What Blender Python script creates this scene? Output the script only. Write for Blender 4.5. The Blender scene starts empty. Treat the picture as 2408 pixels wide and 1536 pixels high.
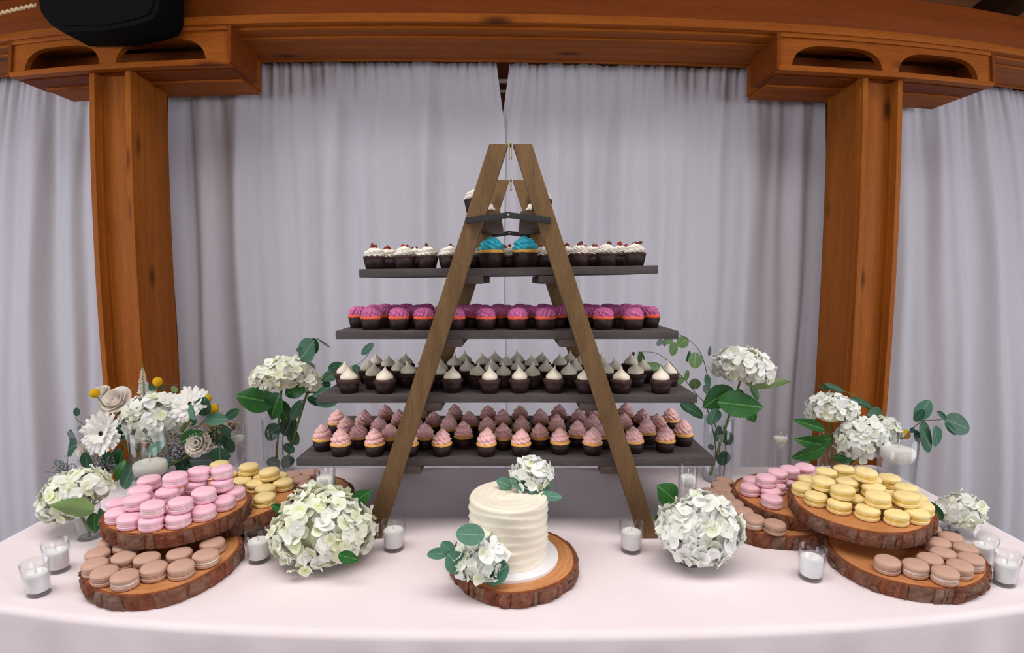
import bpy, bmesh, math, random
from mathutils import Vector, Matrix, Euler

sc = bpy.context.scene
COL = sc.collection
R = math.radians
rng = random.Random(11)

# ------------------------------------------------------------------ camera
# Wide phone lens: nearly rectilinear, barrel distortion towards the edges.
PITCH, EYE, FPX, KD = R(5.3), 1.346, 1200.0, 3.0e-14
cd = bpy.data.cameras.new('camera'); cam = bpy.data.objects.new('camera', cd); COL.objects.link(cam); sc.camera = cam
cd.type = 'PANO'; cd.panorama_type = 'FISHEYE_LENS_POLYNOMIAL'
cd.fisheye_fov = R(170); cd.sensor_width = 36; cd.sensor_height = 36 * 1536 / 2408; cd.sensor_fit = 'HORIZONTAL'
cd.fisheye_polynomial_k0 = 0.0
for i, c in enumerate((0.05640368641882725, -0.0002299553585177786, -4.1298804637394505e-05, 1.1177138002423526e-06)):
    setattr(cd, 'fisheye_polynomial_k%d' % (i + 1), -c)
cd.clip_start = 0.01
cam.location = (0, 0, EYE); cam.rotation_euler = (R(90) - PITCH, 0, 0)

# ------------------------------------------------------------------ world, lights, exposure
w = bpy.data.worlds.new('world'); sc.world = w; w.use_nodes = True
w.node_tree.nodes['Background'].inputs[0].default_value = (0.75, 0.82, 1.0, 1)
w.node_tree.nodes['Background'].inputs[1].default_value = 0.3
def area(name, loc, target, sx, sy, power, col):
    l = bpy.data.lights.new(name, 'AREA'); l.shape = 'RECTANGLE'; l.size = sx; l.size_y = sy; l.energy = power; l.color = col
    o = bpy.data.objects.new(name, l); COL.objects.link(o); o.location = loc
    o.rotation_euler = (Vector(target) - Vector(loc)).to_track_quat('-Z', 'Y').to_euler()
    return o
area('ceiling_panel_light', (0.0, 0.42, 3.45), (0.0, 0.62, 0.8), 4.4, 1.2, 55, (1.0, 0.965, 0.94)).data.spread = R(132)
area('window_light_west', (-4.2, -0.6, 1.8), (0.0, 1.3, 0.9), 2.6, 1.8, 96, (0.86, 0.91, 1.0))
area('window_light_east', (4.2, -0.6, 1.8), (0.0, 1.3, 0.9), 2.6, 1.8, 96, (0.86, 0.91, 1.0))
area('window_light_front', (0.0, -3.6, 1.5), (0.0, 2.0, 1.0), 4.5, 1.6, 46, (1.0, 0.965, 0.97))
sc.view_settings.view_transform = 'Standard'; sc.view_settings.look = 'None'
sc.view_settings.gamma = 1.0; sc.view_settings.use_curve_mapping = False
sc.view_settings.exposure = -0.06
sc.cycles.use_denoising = True
sc.cycles.caustics_reflective = False; sc.cycles.caustics_refractive = False
sc.cycles.transparent_max_bounces = 20; sc.cycles.max_bounces = 4; sc.cycles.diffuse_bounces = 3; sc.cycles.glossy_bounces = 2; sc.cycles.transmission_bounces = 2
sc.cycles.use_adaptive_sampling = True; sc.cycles.adaptive_threshold = 0.06; sc.cycles.adaptive_min_samples = 12
sc.cycles.sample_clamp_indirect = 6.0

# ------------------------------------------------------------------ measuring helpers: photo pixel (2408x1536) -> place in the room
TZ = 0.76                                   # table top
def ray(px, py):
    dx, dy = px - 1204.0, py - 768.0
    s = 1 + KD * math.hypot(dx, dy) ** 4
    x, y = dx * s / FPX, -dy * s / FPX
    return Vector((x, math.cos(PITCH) + y * math.sin(PITCH), -math.sin(PITCH) + y * math.cos(PITCH)))
def at_z(px, py, z):
    d = ray(px, py); t = (z - EYE) / d.z
    return Vector((d.x * t, d.y * t, z))
def at_y(px, py, Y):
    d = ray(px, py); t = Y / d.y
    return Vector((d.x * t, Y, EYE + d.z * t))

# ------------------------------------------------------------------ materials
MATS = {}
def srgb(r, g, b):
    f = lambda c: c / 12.92 if c <= 0.04045 else ((c + 0.055) / 1.055) ** 2.4
    return (f(r / 255), f(g / 255), f(b / 255), 1)
class NT:
    def __init__(s, name):
        s.m = bpy.data.materials.new(name); s.m.use_nodes = True; s.t = s.m.node_tree
        s.p = s.t.nodes['Principled BSDF']; s.out = s.t.nodes['Material Output']; MATS[name] = s.m
    def n(s, typ, **kw):
        nd = s.t.nodes.new(typ)
        for k, v in kw.items():
            if k in nd.inputs: nd.inputs[k].default_value = v
            else: setattr(nd, k, v)
        return nd
    def l(s, a, b): s.t.links.new(a, b)
    def set(s, rough=0.6, spec=0.3, **kw):
        s.p.inputs['Roughness'].default_value = rough; s.p.inputs['Specular IOR Level'].default_value = spec
        for k, v in kw.items(): s.p.inputs[k].default_value = v
    def coords(s, scale=(1, 1, 1), kind='Object'):
        tc = s.n('ShaderNodeTexCoord'); mp = s.n('ShaderNodeMapping'); mp.inputs['Scale'].default_value = scale
        s.l(tc.outputs[kind], mp.inputs['Vector']); return mp.outputs['Vector']
    def ramp(s, fac, stops):
        r = s.n('ShaderNodeValToRGB'); e = r.color_ramp.elements
        while len(e) < len(stops): e.new(0.5)
        for el, (p, c) in zip(e, stops): el.position = p; el.color = c
        s.l(fac, r.inputs['Fac']); return r.outputs['Color']
    def noise(s, vec, scale=5, detail=4, rough=0.55, dist=0.0):
        nd = s.n('ShaderNodeTexNoise'); nd.inputs['Scale'].default_value = scale; nd.inputs['Detail'].default_value = detail
        nd.inputs['Roughness'].default_value = rough; nd.inputs['Distortion'].default_value = dist
        if vec is not None: s.l(vec, nd.inputs['Vector'])
        return nd.outputs['Fac']
    def mix(s, fac, a, b, mode='MIX'):
        nd = s.n('ShaderNodeMix', data_type='RGBA', blend_type=mode)
        for sock, v in ((nd.inputs[0], fac), (nd.inputs[6], a), (nd.inputs[7], b)):
            if hasattr(v, 'is_output'): s.l(v, sock)
            else: sock.default_value = v
        return nd.outputs[2]
    def bump(s, h, strength=0.3, dist=0.002):
        nd = s.n('ShaderNodeBump'); nd.inputs['Strength'].default_value = strength; nd.inputs['Distance'].default_value = dist
        s.l(h, nd.inputs['Height']); s.l(nd.outputs['Normal'], s.p.inputs['Normal'])
    def base(s, c):
        if hasattr(c, 'is_output'): s.l(c, s.p.inputs['Base Color'])
        else: s.p.inputs['Base Color'].default_value = c
    def rand(s): return s.n('ShaderNodeObjectInfo').outputs['Random']
    def translucent(s, fac, col):
        tr = s.n('ShaderNodeBsdfTranslucent'); mx = s.n('ShaderNodeMixShader'); mx.inputs[0].default_value = fac
        if hasattr(col, 'is_output'): s.l(col, tr.inputs['Color'])
        else: tr.inputs['Color'].default_value = col
        s.l(s.p.outputs[0], mx.inputs[1]); s.l(tr.outputs[0], mx.inputs[2]); s.l(mx.outputs[0], s.out.inputs['Surface'])

def plain(name, col, rough=0.6, spec=0.3, var=0.12, scale=30, bump=0.0, bscale=60, objvar=0.0):
    m = NT(name); m.set(rough, spec)
    v = m.coords()
    f = m.noise(v, scale)
    lo = tuple(c * (1 - var) for c in col[:3]) + (1,); hi = tuple(min(1, c * (1 + var)) for c in col[:3]) + (1,)
    c = m.ramp(f, [(0.3, lo), (0.7, hi)])
    if objvar:
        k = m.n('ShaderNodeMapRange'); m.l(m.rand(), k.inputs[0]); k.inputs[3].default_value = 1 - objvar; k.inputs[4].default_value = 1.0
        cc = m.n('ShaderNodeCombineColor'); [m.l(k.outputs[0], cc.inputs[i]) for i in range(3)]
        c = m.mix(1.0, c, cc.outputs[0], 'MULTIPLY')
    m.base(c)
    if bump: m.bump(m.noise(v, bscale, 5), bump)
    return m
def wood(name, dark, light, grain=(1, 1, 1), scale=6, knots=True, rough=0.55, knot_scale=(2.2, 2.2, 0.8), spec=0.12, knotcol=None):
    m = NT(name); m.set(rough, spec)
    v = m.coords(grain)
    f = m.noise(v, scale, 6, 0.6, 0.6)
    c = m.ramp(f, [(0.28, dark), (0.72, light)])
    fine = m.noise(m.coords(tuple(g * 4 for g in grain)), scale * 3, 3)
    c = m.mix(0.35, c, m.ramp(fine, [(0.3, tuple(x * 0.75 for x in dark[:3]) + (1,)), (0.7, light)]))
    if knots:
        vo = m.n('ShaderNodeTexVoronoi'); vo.inputs['Scale'].default_value = 1.0; vo.inputs['Randomness'].default_value = 1.0
        m.l(m.coords(knot_scale), vo.inputs['Vector'])
        k = m.ramp(vo.outputs['Distance'], [(0.05, (1, 1, 1, 1)), (0.19, (0, 0, 0, 1))])
        c = m.mix(k, c, knotcol or tuple(x * 0.35 for x in dark[:3]) + (1,))
    m.base(c); m.bump(fine, 0.15, 0.001)
    return m

wood('cedar_vertical', srgb(138, 72, 20), srgb(176, 102, 36), (5, 5, 0.35), 5, knot_scale=(6.5, 6.5, 2.6))
wood('cedar_horizontal', srgb(136, 66, 14), srgb(174, 96, 28), (0.35, 5, 5), 5, knot_scale=(2.2, 7, 7))
wood('cedar_dark', srgb(112, 50, 10), srgb(140, 68, 18), (0.35, 5, 5), 5, knots=False)
wood('ladder_wood', srgb(98, 75, 49), srgb(134, 104, 72), (6, 6, 0.9), 6, knot_scale=(9, 9, 5.0))
wood('shelf_stain', srgb(66, 60, 61), srgb(100, 92, 90), (0.8, 9, 9), 6, knots=False, rough=0.7)
wood('shelf_edge', srgb(74, 62, 60), srgb(112, 96, 90), (0.8, 9, 9), 6, knots=False, rough=0.7)
wood('room_boards', srgb(110, 66, 40), srgb(140, 88, 54), (0.5, 5, 5), 4, knots=False)
wood('roof_boards', srgb(42, 26, 16), srgb(60, 38, 24), (0.5, 5, 5), 4, knots=False)
plain('floor_concrete', srgb(120, 112, 106), 0.7, 0.2, 0.08, 6)
plain('black_metal', srgb(44, 42, 46), 0.5, 0.4, 0.15, 20)
plain('black_paint', srgb(9, 9, 10), 0.8, 0.1, 0.1, 20)
plain('steel', srgb(190, 188, 182), 0.35, 0.5, 0.05, 20)
plain('brass', srgb(160, 140, 90), 0.4, 0.5, 0.1, 20)
plain('rod_white', srgb(215, 210, 205), 0.4, 0.4, 0.03, 20)
plain('rope', srgb(225, 190, 150), 0.9, 0.1, 0.15, 60)
plain('bracket_shade', srgb(120, 62, 26), 0.6, 0.2, 0.15, 8)

m = NT('curtain_voile'); m.set(0.9, 0.05)
c = m.ramp(m.noise(m.coords((30, 30, 1.5)), 6, 3), [(0.2, srgb(224, 220, 228)), (0.8, srgb(230, 226, 233))])
m.base(c); m.translucent(0.22, c)
m = NT('tablecloth'); m.set(0.85, 0.1)
c = m.ramp(m.noise(m.coords((1, 1, 1)), 3.0, 3), [(0.2, srgb(236, 221, 223)), (0.8, srgb(244, 231, 233))])
m.base(c); m.bump(m.noise(m.coords((1, 1.6, 1)), 5, 3, 0.5, 0.8), 0.12, 0.02)

# cake & sweets
plain('liner_brown', srgb(48, 27, 27), 0.55, 0.3, 0.18, 80, objvar=0.25)
plain('cake_vanilla', srgb(236, 178, 96), 0.8, 0.1, 0.12, 120, 0.4, 300)
plain('cake_orange', srgb(238, 104, 72), 0.8, 0.1, 0.12, 120, 0.4, 300)
plain('cake_chocolate', srgb(66, 42, 38), 0.7, 0.3, 0.25, 140, 0.6, 300)
plain('frost_pink', srgb(250, 196, 192), 0.45, 0.35, 0.03, 40, objvar=0.06)
plain('frost_magenta', srgb(214, 112, 168), 0.45, 0.35, 0.06, 40, objvar=0.16)
plain('frost_white', srgb(248, 238, 224), 0.45, 0.35, 0.02, 40, objvar=0.04)
plain('frost_cream', srgb(248, 234, 212), 0.4, 0.35, 0.02, 40, objvar=0.06)
plain('frost_blue', srgb(62, 194, 216), 0.45, 0.35, 0.04, 40)
plain('garnish_red', srgb(170, 50, 36), 0.5, 0.4, 0.2, 60, objvar=0.5)
plain('garnish_brown', srgb(110, 62, 46), 0.6, 0.3, 0.25, 60, objvar=0.4)
plain('sprinkle_red', srgb(210, 40, 70), 0.4, 0.4, 0.1, 60)
for nm, col, fill in (('pink', srgb(251, 198, 213), srgb(248, 226, 226)), ('yellow', srgb(251, 224, 158), srgb(246, 216, 112)), ('brown', srgb(204, 163, 143), srgb(204, 170, 150))):
    plain('macaron_' + nm, col, 0.55, 0.25, 0.025, 50, 0.08, 500, objvar=0.04)
    plain('filling_' + nm, fill, 0.6, 0.2, 0.04, 50)
plain('filling_white', srgb(246, 236, 222), 0.6, 0.2, 0.03, 50)
plain('buttercream', srgb(247, 236, 216), 0.5, 0.3, 0.012, 14, 0.04, 200)
plain('board_white', srgb(244, 242, 246), 0.4, 0.4, 0.01, 30)
plain('candle_wax', srgb(246, 243, 240), 0.5, 0.3, 0.01, 30)
plain('candle_ivory', srgb(244, 240, 228), 0.45, 0.3, 0.01, 30)
plain('wick', srgb(225, 215, 200), 0.9, 0.1, 0.1, 30)

# slices of log
m = NT('slice_top'); m.set(0.5, 0.3)
tc = m.n('ShaderNodeTexCoord'); ln = m.n('ShaderNodeVectorMath', operation='LENGTH')
sx = m.n('ShaderNodeVectorMath', operation='MULTIPLY'); sx.inputs[1].default_value = (1, 1, 0)
m.l(tc.outputs['Object'], sx.inputs[0]); m.l(sx.outputs[0], ln.inputs[0])
nz = m.noise(m.coords((9, 9, 9)), 1.2, 4)
ad = m.n('ShaderNodeMath', operation='MULTIPLY_ADD'); m.l(nz, ad.inputs[0]); ad.inputs[1].default_value = 0.05; m.l(ln.outputs[1], ad.inputs[2])
sn = m.n('ShaderNodeMath', operation='MULTIPLY'); m.l(ad.outputs[0], sn.inputs[0]); sn.inputs[1].default_value = 520
si = m.n('ShaderNodeMath', operation='SINE'); m.l(sn.outputs[0], si.inputs[0])
c1 = m.ramp(m.noise(m.coords((14, 14, 14)), 1.0, 5), [(0.3, srgb(188, 122, 72)), (0.7, srgb(212, 150, 98))])
mr = m.n('ShaderNodeMapRange'); m.l(si.outputs[0], mr.inputs[0]); mr.inputs[1].default_value = -1; mr.inputs[3].default_value = 0; mr.inputs[4].default_value = 0.30
m.base(m.mix(mr.outputs[0], c1, srgb(168, 100, 54)))
m = NT('cambium'); m.set(0.7, 0.2); m.base(m.ramp(m.noise(m.coords((60, 60, 60)), 1, 3), [(0.3, srgb(112, 58, 34)), (0.7, srgb(150, 84, 50))]))
m = NT('bark'); m.set(0.9, 0.1)
f = m.noise(m.coords((40, 40, 40)), 1.5, 6, 0.65, 0.4)
a = m.ramp(f, [(0.25, srgb(78, 38, 28)), (0.5, srgb(128, 74, 54)), (0.75, srgb(150, 102, 80))])
b = m.ramp(f, [(0.25, srgb(84, 58, 50)), (0.5, srgb(128, 98, 84)), (0.75, srgb(152, 128, 112))])
m.base(m.mix(m.rand(), a, b)); m.bump(m.noise(m.coords((60, 60, 60)), 2.5, 6, 0.65), 1.0, 0.004)

# glass & water: thin clear wall, mirror at grazing angles
def clear(name, tint, edge, edge_k=0.6, rough=0.02, rim=0.5):
    m = NT(name); t = m.n('ShaderNodeBsdfTransparent')
    lf = m.n('ShaderNodeLayerWeight'); m.l(m.ramp(lf.outputs['Facing'], [(0.80, tint), (1.0, tuple(x * rim for x in tint[:3]) + (1,))]), t.inputs[0])
    g = m.n('ShaderNodeBsdfGlossy'); g.inputs['Roughness'].default_value = rough; g.inputs[0].default_value = edge
    lw = m.n('ShaderNodeLayerWeight'); pw = m.n('ShaderNodeMath', operation='POWER'); m.l(lw.outputs['Facing'], pw.inputs[0]); pw.inputs[1].default_value = 4.0
    ma = m.n('ShaderNodeMath', operation='MULTIPLY_ADD'); m.l(pw.outputs[0], ma.inputs[0]); ma.inputs[1].default_value = edge_k; ma.inputs[2].default_value = 0.035
    mx = m.n('ShaderNodeMixShader'); m.l(ma.outputs[0], mx.inputs[0]); m.l(t.outputs[0], mx.inputs[1]); m.l(g.outputs[0], mx.inputs[2])
    m.l(mx.outputs[0], m.out.inputs['Surface'])
clear('glass', (0.975, 0.98, 0.985, 1), (0.9, 0.92, 0.94, 1), 0.65)
clear('water', (0.985, 0.99, 0.99, 1), (0.95, 0.95, 0.97, 1), 0.12, rim=0.95)

# plants
def petal(name, a, b, green=None, trans=0.18, pw=2.0):
    m = NT(name); m.set(0.6, 0.15)
    c = m.mix(m.rand(), a, b)
    if green is not None:                              # greener towards the floret's middle, some florets more than others
        pwn = m.n('ShaderNodeMath', operation='POWER'); m.l(m.rand(), pwn.inputs[0]); pwn.inputs[1].default_value = pw
        tc = m.n('ShaderNodeTexCoord'); ln = m.n('ShaderNodeVectorMath', operation='LENGTH'); m.l(tc.outputs['Object'], ln.inputs[0])
        k = m.n('ShaderNodeMapRange'); m.l(ln.outputs[1], k.inputs[0]); k.inputs[1].default_value = 0.0; k.inputs[2].default_value = 0.5; k.inputs[3].default_value = 1.0; k.inputs[4].default_value = 0.12
        mu = m.n('ShaderNodeMath', operation='MULTIPLY'); m.l(k.outputs[0], mu.inputs[0]); m.l(pwn.outputs[0], mu.inputs[1])
        c = m.mix(mu.outputs[0], c, green)
    m.base(c); m.translucent(trans, c)
petal('hydrangea_white', srgb(254, 254, 251), srgb(250, 251, 244), srgb(222, 230, 160), pw=2.4)
petal('hydrangea_green', srgb(254, 254, 247), srgb(250, 250, 234), srgb(222, 230, 132), pw=1.7)
petal('gerbera_petal', srgb(250, 248, 242), srgb(242, 238, 230))
petal('rose_petal', srgb(252, 244, 236), srgb(250, 238, 226), trans=0.4)
petal('carnation_petal', srgb(252, 247, 238), srgb(248, 238, 224), trans=0.35)
plain('hydrangea_core', srgb(238, 241, 206), 0.8, 0.1, 0.1, 60)
plain('gerbera_ring', srgb(236, 214, 190), 0.8, 0.1, 0.1, 200, 0.5, 600)
plain('gerbera_eye', srgb(52, 40, 34), 0.8, 0.1, 0.2, 200, 0.5, 600)
plain('craspedia', srgb(226, 174, 34), 0.8, 0.1, 0.12, 300, 0.9, 700)
plain('veronica_white', srgb(232, 228, 220), 0.7, 0.1, 0.15, 200)
plain('spray_tan', srgb(176, 150, 112), 0.8, 0.1, 0.2, 200)
plain('spray_grey', srgb(150, 152, 160), 0.8, 0.1, 0.25, 200)
plain('stem_green', srgb(116, 128, 62), 0.6, 0.2, 0.15, 40)
plain('stem_brown', srgb(98, 84, 70), 0.7, 0.2, 0.15, 40)
def leafmat(name, a, b, vein, vscale=26, trans=0.2, rough=0.4, back=None, vk=0.40):
    m = NT(name); m.set(rough, 0.35)
    tc = m.n('ShaderNodeTexCoord'); se = m.n('ShaderNodeSeparateXYZ'); m.l(tc.outputs['Object'], se.inputs[0])
    ab = m.n('ShaderNodeMath', operation='ABSOLUTE'); m.l(se.outputs['Y'], ab.inputs[0])
    rib = m.ramp(ab.outputs[0], [(0.008, (1, 1, 1, 1)), (0.03, (0, 0, 0, 1))])
    sub = m.n('ShaderNodeMath', operation='SUBTRACT'); m.l(se.outputs['X'], sub.inputs[0]); m.l(ab.outputs[0], sub.inputs[1])
    mu = m.n('ShaderNodeMath', operation='MULTIPLY'); m.l(sub.outputs[0], mu.inputs[0]); mu.inputs[1].default_value = vscale * 2
    si = m.n('ShaderNodeMath', operation='SINE'); m.l(mu.outputs[0], si.inputs[0])
    sv = m.ramp(si.outputs[0], [(0.90, (0, 0, 0, 1)), (1.0, (vk, vk, vk, 1))])
    c = m.mix(m.rand(), a, b)
    c = m.mix(m.noise(m.coords((3, 3, 3)), 2, 3), c, tuple(x * 0.7 for x in a[:3]) + (1,))
    c = m.mix(sv, c, vein); c = m.mix(rib, c, vein)
    if back is not None:
        c = m.mix(m.n('ShaderNodeNewGeometry').outputs['Backfacing'], c, back)
    m.base(c); m.translucent(trans, c)
leafmat('leaf_hydrangea', srgb(34, 96, 40), srgb(58, 124, 50), srgb(108, 158, 84), back=srgb(120, 146, 88))
leafmat('leaf_eucalyptus', srgb(84, 136, 112), srgb(112, 158, 134), srgb(140, 178, 156), 10, vk=0.10, rough=0.55)
leafmat('leaf_eucalyptus_dark', srgb(48, 92, 66), srgb(84, 130, 100), srgb(110, 150, 122), 10, vk=0.10, rough=0.5)
leafmat('leaf_eucalyptus_olive', srgb(104, 142, 84), srgb(134, 166, 110), srgb(150, 178, 128), 10, vk=0.10, rough=0.5)
leafmat('leaf_grey', srgb(104, 122, 116), srgb(136, 150, 146), srgb(150, 164, 160), 10, vk=0.10, rough=0.6)
MT = MATS

# ------------------------------------------------------------------ mesh helpers
class MB:
    def __init__(s): s.v = []; s.f = []; s.mi = []; s.cur = 0
    def add(s, verts, faces):
        o = len(s.v); s.v.extend(tuple(p) for p in verts); s.f.extend(tuple(i + o for i in f) for f in faces); s.mi.extend([s.cur] * len(faces)); return s
    def grid(s, fn, nu, nv, close=False):
        vs = [fn(i / (nu if close else nu - 1), j / (nv - 1)) for j in range(nv) for i in range(nu)]
        fs = []
        for j in range(nv - 1):
            for i in range(nu if close else nu - 1):
                k = (i + 1) % nu
                fs.append((j * nu + i, j * nu + k, (j + 1) * nu + k, (j + 1) * nu + i))
        return s.add(vs, fs)
    def lathe(s, prof, seg=24, rf=None, c=(0, 0, 0)):
        def fn(u, v):
            r, z = prof[round(v * (len(prof) - 1))]; a = 2 * math.pi * u
            k = rf(a, z) if rf else 1.0
            return (c[0] + r * k * math.cos(a), c[1] + r * k * math.sin(a), c[2] + z)
        return s.grid(fn, seg, len(prof), True)
    def box(s, x0, x1, y0, y1, z0, z1):
        v = [(x, y, z) for z in (z0, z1) for y in (y0, y1) for x in (x0, x1)]
        return s.add(v, [(0, 2, 3, 1), (4, 5, 7, 6), (0, 1, 5, 4), (2, 6, 7, 3), (0, 4, 6, 2), (1, 3, 7, 5)])
    def prism(s, poly, y0, y1):                       # polygon in x,z pushed along y
        n = len(poly); v = [(x, y0, z) for x, z in poly] + [(x, y1, z) for x, z in poly]
        return s.add(v, [tuple(range(n)), tuple(range(2 * n - 1, n - 1, -1))] + [(i, i + n, (i + 1) % n + n, (i + 1) % n) for i in range(n)])
    def tube(s, pts, rad, seg=8, caps=True):
        pts = [Vector(p) for p in pts]; n = len(pts); rad = rad if hasattr(rad, '__len__') else [rad] * n
        up = None; vs = []
        for i, p in enumerate(pts):
            t = (pts[min(i + 1, n - 1)] - pts[max(i - 1, 0)]).normalized()
            if up is None: up = t.orthogonal().normalized()
            x = (up - t * up.dot(t)).normalized(); up = x; y = t.cross(x)
            for k in range(seg):
                a = 2 * math.pi * k / seg; vs.append(p + (x * math.cos(a) + y * math.sin(a)) * rad[i])
        fs = [(j * seg + k, j * seg + (k + 1) % seg, (j + 1) * seg + (k + 1) % seg, (j + 1) * seg + k) for j in range(n - 1) for k in range(seg)]
        if caps: fs += [tuple(range(seg - 1, -1, -1)), tuple(range((n - 1) * seg, n * seg))]
        return s.add(vs, fs)
    def ball(s, c, r, seg=8, rings=6):
        prof = [(max(1e-5, r * math.sin(math.pi * i / rings)), -r * math.cos(math.pi * i / rings)) for i in range(rings + 1)]
        return s.lathe(prof, seg, None, c)
    def mesh(s, name, mats, smooth=True, bevel=0.0, weld=0.0):
        me = bpy.data.meshes.new(name); me.from_pydata(s.v, [], s.f)
        for m in (mats if isinstance(mats, (list, tuple)) else [mats]): me.materials.append(MT[m])
        if isinstance(mats, (list, tuple)): me.polygons.foreach_set('material_index', s.mi)
        bm = bmesh.new(); bm.from_mesh(me)
        if weld: bmesh.ops.remove_doubles(bm, verts=bm.verts, dist=weld)
        bmesh.ops.recalc_face_normals(bm, faces=bm.faces)
        if bevel: bmesh.ops.bevel(bm, geom=[e for e in bm.edges if e.is_manifold and e.calc_face_angle(0) > 0.6], offset=bevel, segments=2, affect='EDGES', profile=0.6)
        if smooth:
            for f in bm.faces: f.smooth = True
            if bevel or smooth == 'sharp':
                for e in bm.edges:
                    if e.calc_face_angle(0) > 0.7: e.smooth = False
        bm.to_mesh(me); bm.free(); me.update(); return me
def crv(pts, n=8):                                    # smooth path through points
    P = [Vector(p) for p in pts]
    if len(P) < 3: return [P[0].lerp(P[1], i / n) for i in range(n + 1)]
    out = []
    for i in range(len(P) - 1):
        a, b, c, d = P[max(i - 1, 0)], P[i], P[i + 1], P[min(i + 2, len(P) - 1)]
        for k in range(n):
            t = k / n
            out.append(0.5 * ((2 * b) + (c - a) * t + (2 * a - 5 * b + 4 * c - d) * t * t + (3 * b - a - 3 * c + d) * t ** 3))
    return out + [P[-1]]
def tag(o, label=None, cat=None, group=None, kind=None):
    if label: o['label'] = label
    if cat: o['category'] = cat
    if group: o['group'] = group
    if kind: o['kind'] = kind
    return o
def obj(name, me, parent=None, loc=None, rot=None, scale=None, mat=None):
    o = bpy.data.objects.new(name, me); COL.objects.link(o)
    if parent is not None: o.parent = parent
    if mat is not None: o.matrix_local = mat if parent is None else mat
    else:
        if loc is not None: o.location = loc
        if rot is not None: o.rotation_euler = rot
        if scale is not None: o.scale = (scale,) * 3 if not hasattr(scale, '__len__') else scale
    return o
def thing(name, label, cat, loc=(0, 0, 0), rot=(0, 0, 0), group=None, kind=None):
    o = bpy.data.objects.new(name, None); COL.objects.link(o); o.location = loc; o.rotation_euler = rot
    o.empty_display_size = 0.02
    return tag(o, label, cat, group, kind)
ORD = 'first second third fourth fifth sixth seventh eighth ninth tenth eleventh twelfth thirteenth fourteenth fifteenth sixteenth seventeenth eighteenth nineteenth twentieth'.split()
def ordinal(i): return ORD[i] if i < 20 else 'twenty-' + ORD[i - 20]
def jit(a): return rng.uniform(-a, a)

# ------------------------------------------------------------------ the room
def struct(name, mb, mat, **kw):
    return tag(obj(name, mb.mesh(name, mat, smooth=False), **kw), kind='structure')
struct('floor', MB().box(-5, 5, -4.5, 4.2, -0.05, 0), 'floor_concrete')
struct('ceiling', MB().box(-5, 5, -4.5, 4.2, 3.7, 3.75), 'roof_boards')
struct('wall_west', MB().box(-5.05, -5, -4.5, 4.2, 0, 3.7), 'room_boards')
struct('wall_east', MB().box(5, 5.05, -4.5, 4.2, 0, 3.7), 'room_boards')
struct('wall_south', MB().box(-5, 5, -4.55, -4.5, 0, 3.7), 'room_boards')

# timber wall: posts, brackets, header beam; turned slightly away on the gerbera-free side
WALL = Matrix.Translation((0, 2.2, 0)) @ Matrix.Rotation(R(1.7), 4, 'Z')
def wobj(name, me, parent=None):
    o = obj(name, me, parent)
    if parent is None: o.matrix_world = WALL
    return o
def wstruct(name, mb, mat, bevel=0.0):
    return tag(wobj(name, mb.mesh(name, mat, smooth=bool(bevel), bevel=bevel)), kind='structure')
wstruct('wall_north', MB().box(-5, 5, 0.62, 0.67, 0, 3.7), 'room_boards')

def wthing(name, label, cat, kind=None):
    o = thing(name, label, cat, kind=kind); o.matrix_world = WALL; return o
def timber_post(u0, u1, label):
    t = wthing('wooden_post', label, 'post', 'structure')
    zt = 2.232; b = 0.024
    for x0, x1 in ((u0, u0 + b), (u1 - b, u1)):
        obj('side_board', MB().box(x0, x1, 0.0, 0.262, 0, zt).mesh('side_board', 'cedar_vertical', True, 0.002), t)
    obj('front_panel', MB().box(u0 + b, u1 - b, 0.046, 0.066, 0, zt).mesh('front_panel', 'cedar_vertical', False), t)
    obj('back_panel', MB().box(u0 + b, u1 - b, 0.215, 0.237, 0, zt).mesh('back_panel', 'cedar_vertical', False), t)
    for x in (u0 + b, u1 - b - 0.010):
        obj('bead_strip', MB().box(x, x + 0.010, 0.030, 0.046, 0, zt).mesh('bead_strip', 'cedar_vertical', False), t)
    for x0, x1 in ((u0 - 0.008, u0), (u1, u1 + 0.008)):
        obj('bead_strip', MB().box(x0, x1, 0.014, 0.034, 0, zt).mesh('bead_strip', 'cedar_vertical', False), t)
    return t
timber_post(-1.796, -1.606, 'cedar post with recessed panel behind the gerbera bouquet')
timber_post(1.532, 1.724, 'cedar post with recessed panel behind the yellow macaron pile')

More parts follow.
